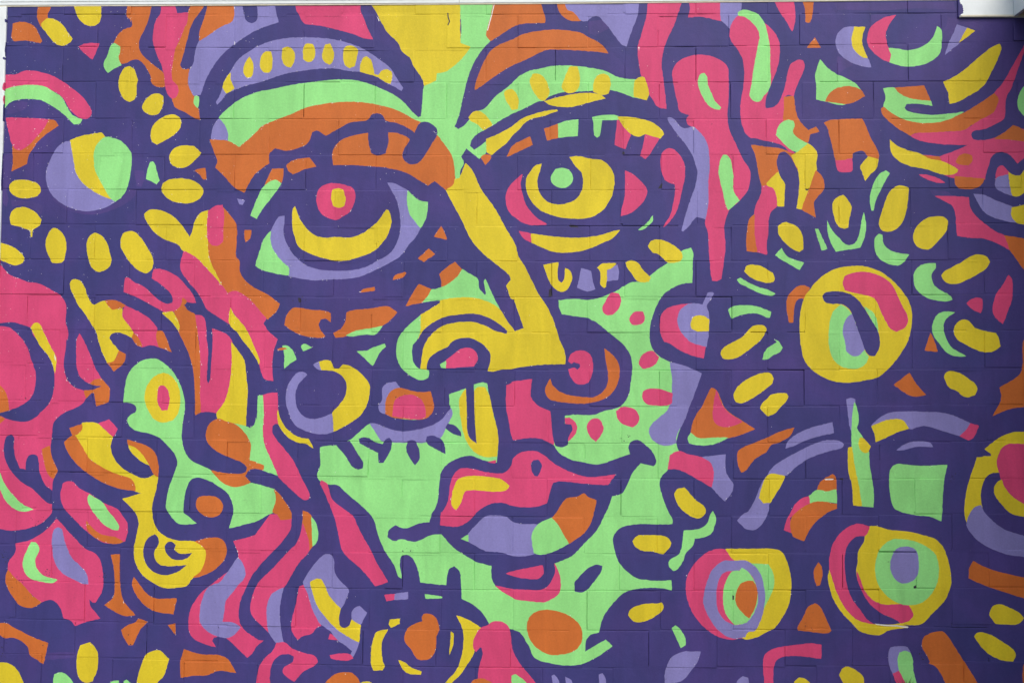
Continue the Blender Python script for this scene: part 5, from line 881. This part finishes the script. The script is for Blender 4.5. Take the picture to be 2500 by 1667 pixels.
ct = thing('corner_post', 'white corner trim with purple and pink paint smears at the left end of wall', 'trim', (-2.99, 0, 0))
ex = []
def blob(c, x, z, rx, rz, n=11):
    a = np.linspace(0, 2*np.pi, n, endpoint=False)
    k = RNG.uniform(.55, 1.15, n)
    return (c, np.stack([x+rx*k*np.cos(a), z+rz*k*np.sin(a)], 1))
for c, x, z, rx, rz in ((0, -2.934, 3.780, .006, .012), (0, -2.932, 3.62, .004, .045), (0, -2.936, 3.563, .009, .009), (0, -2.933, 3.25, .004, .06),
                        (4, -2.934, 3.40, .011, .030), (4, -2.932, 3.33, .006, .03), (0, -2.932, 2.9, .003, .12), (4, -2.932, 2.35, .004, .06)):
    ex.append(blob(c, x, z, rx, rz))
V, F, col = painted((-3.055, -.04, X_END-.0006, 3.864), 6, .003, ex)
dist = np.minimum(V[:, 0]+3.055, X_END-.0006-V[:, 0])
V3 = np.stack([V[:, 0]+2.99, -.012+.004*np.clip(1-dist/.005, 0, 1), V[:, 1]], 1)
V3, F, col = skirt(V3, F, col, .19)
mesh_obj('corner_board', V3, F, PAINTS[:6]+[M_TRIM, PAINTS[7], PAINTS[8]], col, ct)

pn = thing('white_panel', 'white panel at the top right corner with ragged purple brush marks along its left edge', 'panel', (2.95, 0, 3.80))
PX0, PX1, PZ0, PZ1 = 2.479, 3.70, 3.7815, 4.06
rag = [(2.470, 4.07), (2.4865, 4.07), (2.486, 3.902), (2.4885, 3.890), (2.487, 3.882), (2.490, 3.876), (2.4885, 3.869), (2.494, 3.863), (2.4925, 3.858), (2.500, 3.857), (2.502, 3.850),
       (2.506, 3.846), (2.5045, 3.838), (2.508, 3.834), (2.506, 3.826), (2.510, 3.820), (2.506, 3.813), (2.508, 3.805), (2.500, 3.801), (2.494, 3.799), (2.490, 3.792), (2.487, 3.789), (2.486, 3.770), (2.470, 3.770)]
V, F, col = painted((PX0, PZ0, PX1, PZ1), 6, .003, [(0, np.array(rag))])
dist = np.minimum(np.minimum(V[:, 0]-PX0, PX1-V[:, 0]), V[:, 1]-PZ0)
V3 = np.stack([V[:, 0]-2.95, -.0105+.003*np.clip(1-dist/.004, 0, 1), V[:, 1]-3.80], 1)
V3, F, col = skirt(V3, F, col, .002)
mesh_obj('panel_face', V3, F, PAINTS[:6]+[M_TRIM, PAINTS[7], PAINTS[8]], col, pn)
v, f = box(PX0+.012-2.95, PX1-2.95, -.0165, -.0108, PZ0-3.80+.0005, PZ0-3.80+.0125, .0015)
mesh_obj('bottom_bead', v, f, [M_CREAM], None, pn)

# canopy that projects from the wall at the right edge of the frame: beige soffit, white boards round it, posts
CX, CZ, CD, CW = 2.7855, 3.7893, 1.3, 2.6
cp = thing('porch_canopy', 'porch canopy with a beige soffit projecting from the wall at the far top right corner', 'canopy', (CX, 0, CZ))
for i in range(8):
    v, f = box(.021, CW-.021, -.145*(i+1)+.002, -.145*i-.002-(.014 if i == 0 else 0), .001, .019, .003)
    mesh_obj('soffit_board', v, f, [M_BEIGE], None, cp)
v, f = box(0, .02, -CD, -.0125, -.004, .20); mesh_obj('side_board', v, f, [M_TRIM], None, cp)
v, f = box(CW-.02, CW, -CD, -.0125, -.004, .20); mesh_obj('side_board', v, f, [M_TRIM], None, cp)
v, f = box(-.01, CW+.01, -CD-.021, -CD-.001, -.012, .21); mesh_obj('fascia_board', v, f, [M_TRIM], None, cp)
v, f = box(-.03, CW+.03, -CD-.05, -.02, .211, .235); mesh_obj('roof_sheet', v, f, [M_BLOCK], None, cp)
for x in (.55, CW-.09):
    v, f = box(x-.05, x+.05, -CD+.02, -CD+.12, -CZ, -.001); mesh_obj('post', v, f, [M_TRIM], None, cp)

# ------------------------------------------------------------------ the ground outside the frame, weeds at the foot of the wall
def ground_sheet(name, x0, x1, y0, y1, z, m, nx=1, ny=1):
    V = [(x0+(x1-x0)*i/nx, y0+(y1-y0)*j/ny, z) for j in range(ny+1) for i in range(nx+1)]
    F = [(j*(nx+1)+i, j*(nx+1)+i+1, (j+1)*(nx+1)+i+1, (j+1)*(nx+1)+i) for j in range(ny) for i in range(nx)]
    o = mesh_obj(name, V, F, [m]); o['kind'] = 'structure'; return o
ground_sheet('ground', -400, 400, -400, 400, -.004, M_ASPH)
ground_sheet('gravel_strip', -6, 6, -.75, 0.0, 0.0, M_SOIL)

def weed(x, n, hgt, label):
    t = thing('weed_tuft', label, 'weed', (x, -.05, 0), 'weeds at the foot of the wall')
    V, F = [], []
    for k in range(n):
        a = random.uniform(0, 2*math.pi); r = random.uniform(0, .035); L = hgt*random.uniform(.55, 1); lean = random.uniform(.1, .5)
        bx, by = r*math.cos(a), .6*r*math.sin(a); dx, dy = math.cos(a)*lean, math.sin(a)*lean*.6
        wd = random.uniform(.002, .0035); px, py = -math.sin(a)*wd, math.cos(a)*wd
        o = len(V)
        for s, q in ((0, 1), (.4, .9), (.75, .6)):
            cx, cy, cz = bx+dx*L*s*s, by+dy*L*s*s, L*s*(1-.25*s*lean)
            V += [(cx-px*q, cy-py*q, cz), (cx+px*q, cy+py*q, cz)]
        V.append((bx+dx*L, by+dy*L, L*(1-.3*lean)))
        F += [(o, o+1, o+3, o+2), (o+2, o+3, o+5, o+4), (o+4, o+5, o+6)]
    mesh_obj('blade_clump', V, F, [M_GRASS], None, t)
for x, n, hh, lb in ((2.12, 44, .165, 'tallest green weed tuft at the foot of the wall below the green stripe'),
                     (2.62, 26, .135, 'short green weed tuft at the foot of the wall by the lower right corner')):
    weed(x, n, hh, lb)

# unseen dark fence added right of the frame to shade the wall's lower right
fence = thing('added_shade_fence', 'unseen dark board fence added to shade the right end of the mural wall', 'fence', (3.05, -.1, 0))
L_F, H_F = 5.0, 3.1
n = 30; bw = L_F/n
bm_ = None
for i in range(n):
    hh = H_F+random.uniform(-.012, .012)
    v, f = box(-.011, .011, -bw/2+.003, bw/2-.003, .04, hh)
    if bm_ is None or i % 6 == 0:
        b_ = mesh_obj('board', v, f, [M_BOARD], None, fence, (0, -bw*(i+.5), 0)); bm_ = b_
    else:
        c = bm_.copy(); COL.objects.link(c); c.parent = fence; c.location = (random.uniform(-.003, .003), -bw*(i+.5), 0)
for z in (.4, 1.25, 2.1):
    v, f = box(.0125, .055, -L_F, 0, z, z+.09); mesh_obj('rail', v, f, [M_BOARD], None, fence)
for k in range(4):
    v, f = box(.056, .15, -.047, .047, 0, H_F-.05); mesh_obj('post', v, f, [M_BOARD], None, fence, (0, -.05-k*(L_F-.1)/3, 0))
print('blocks', len(named), 'of', len(blocks), 'mortar', len(mort), 'flecks', len(flecks), 'time %.1f' % (time.time()-T0))
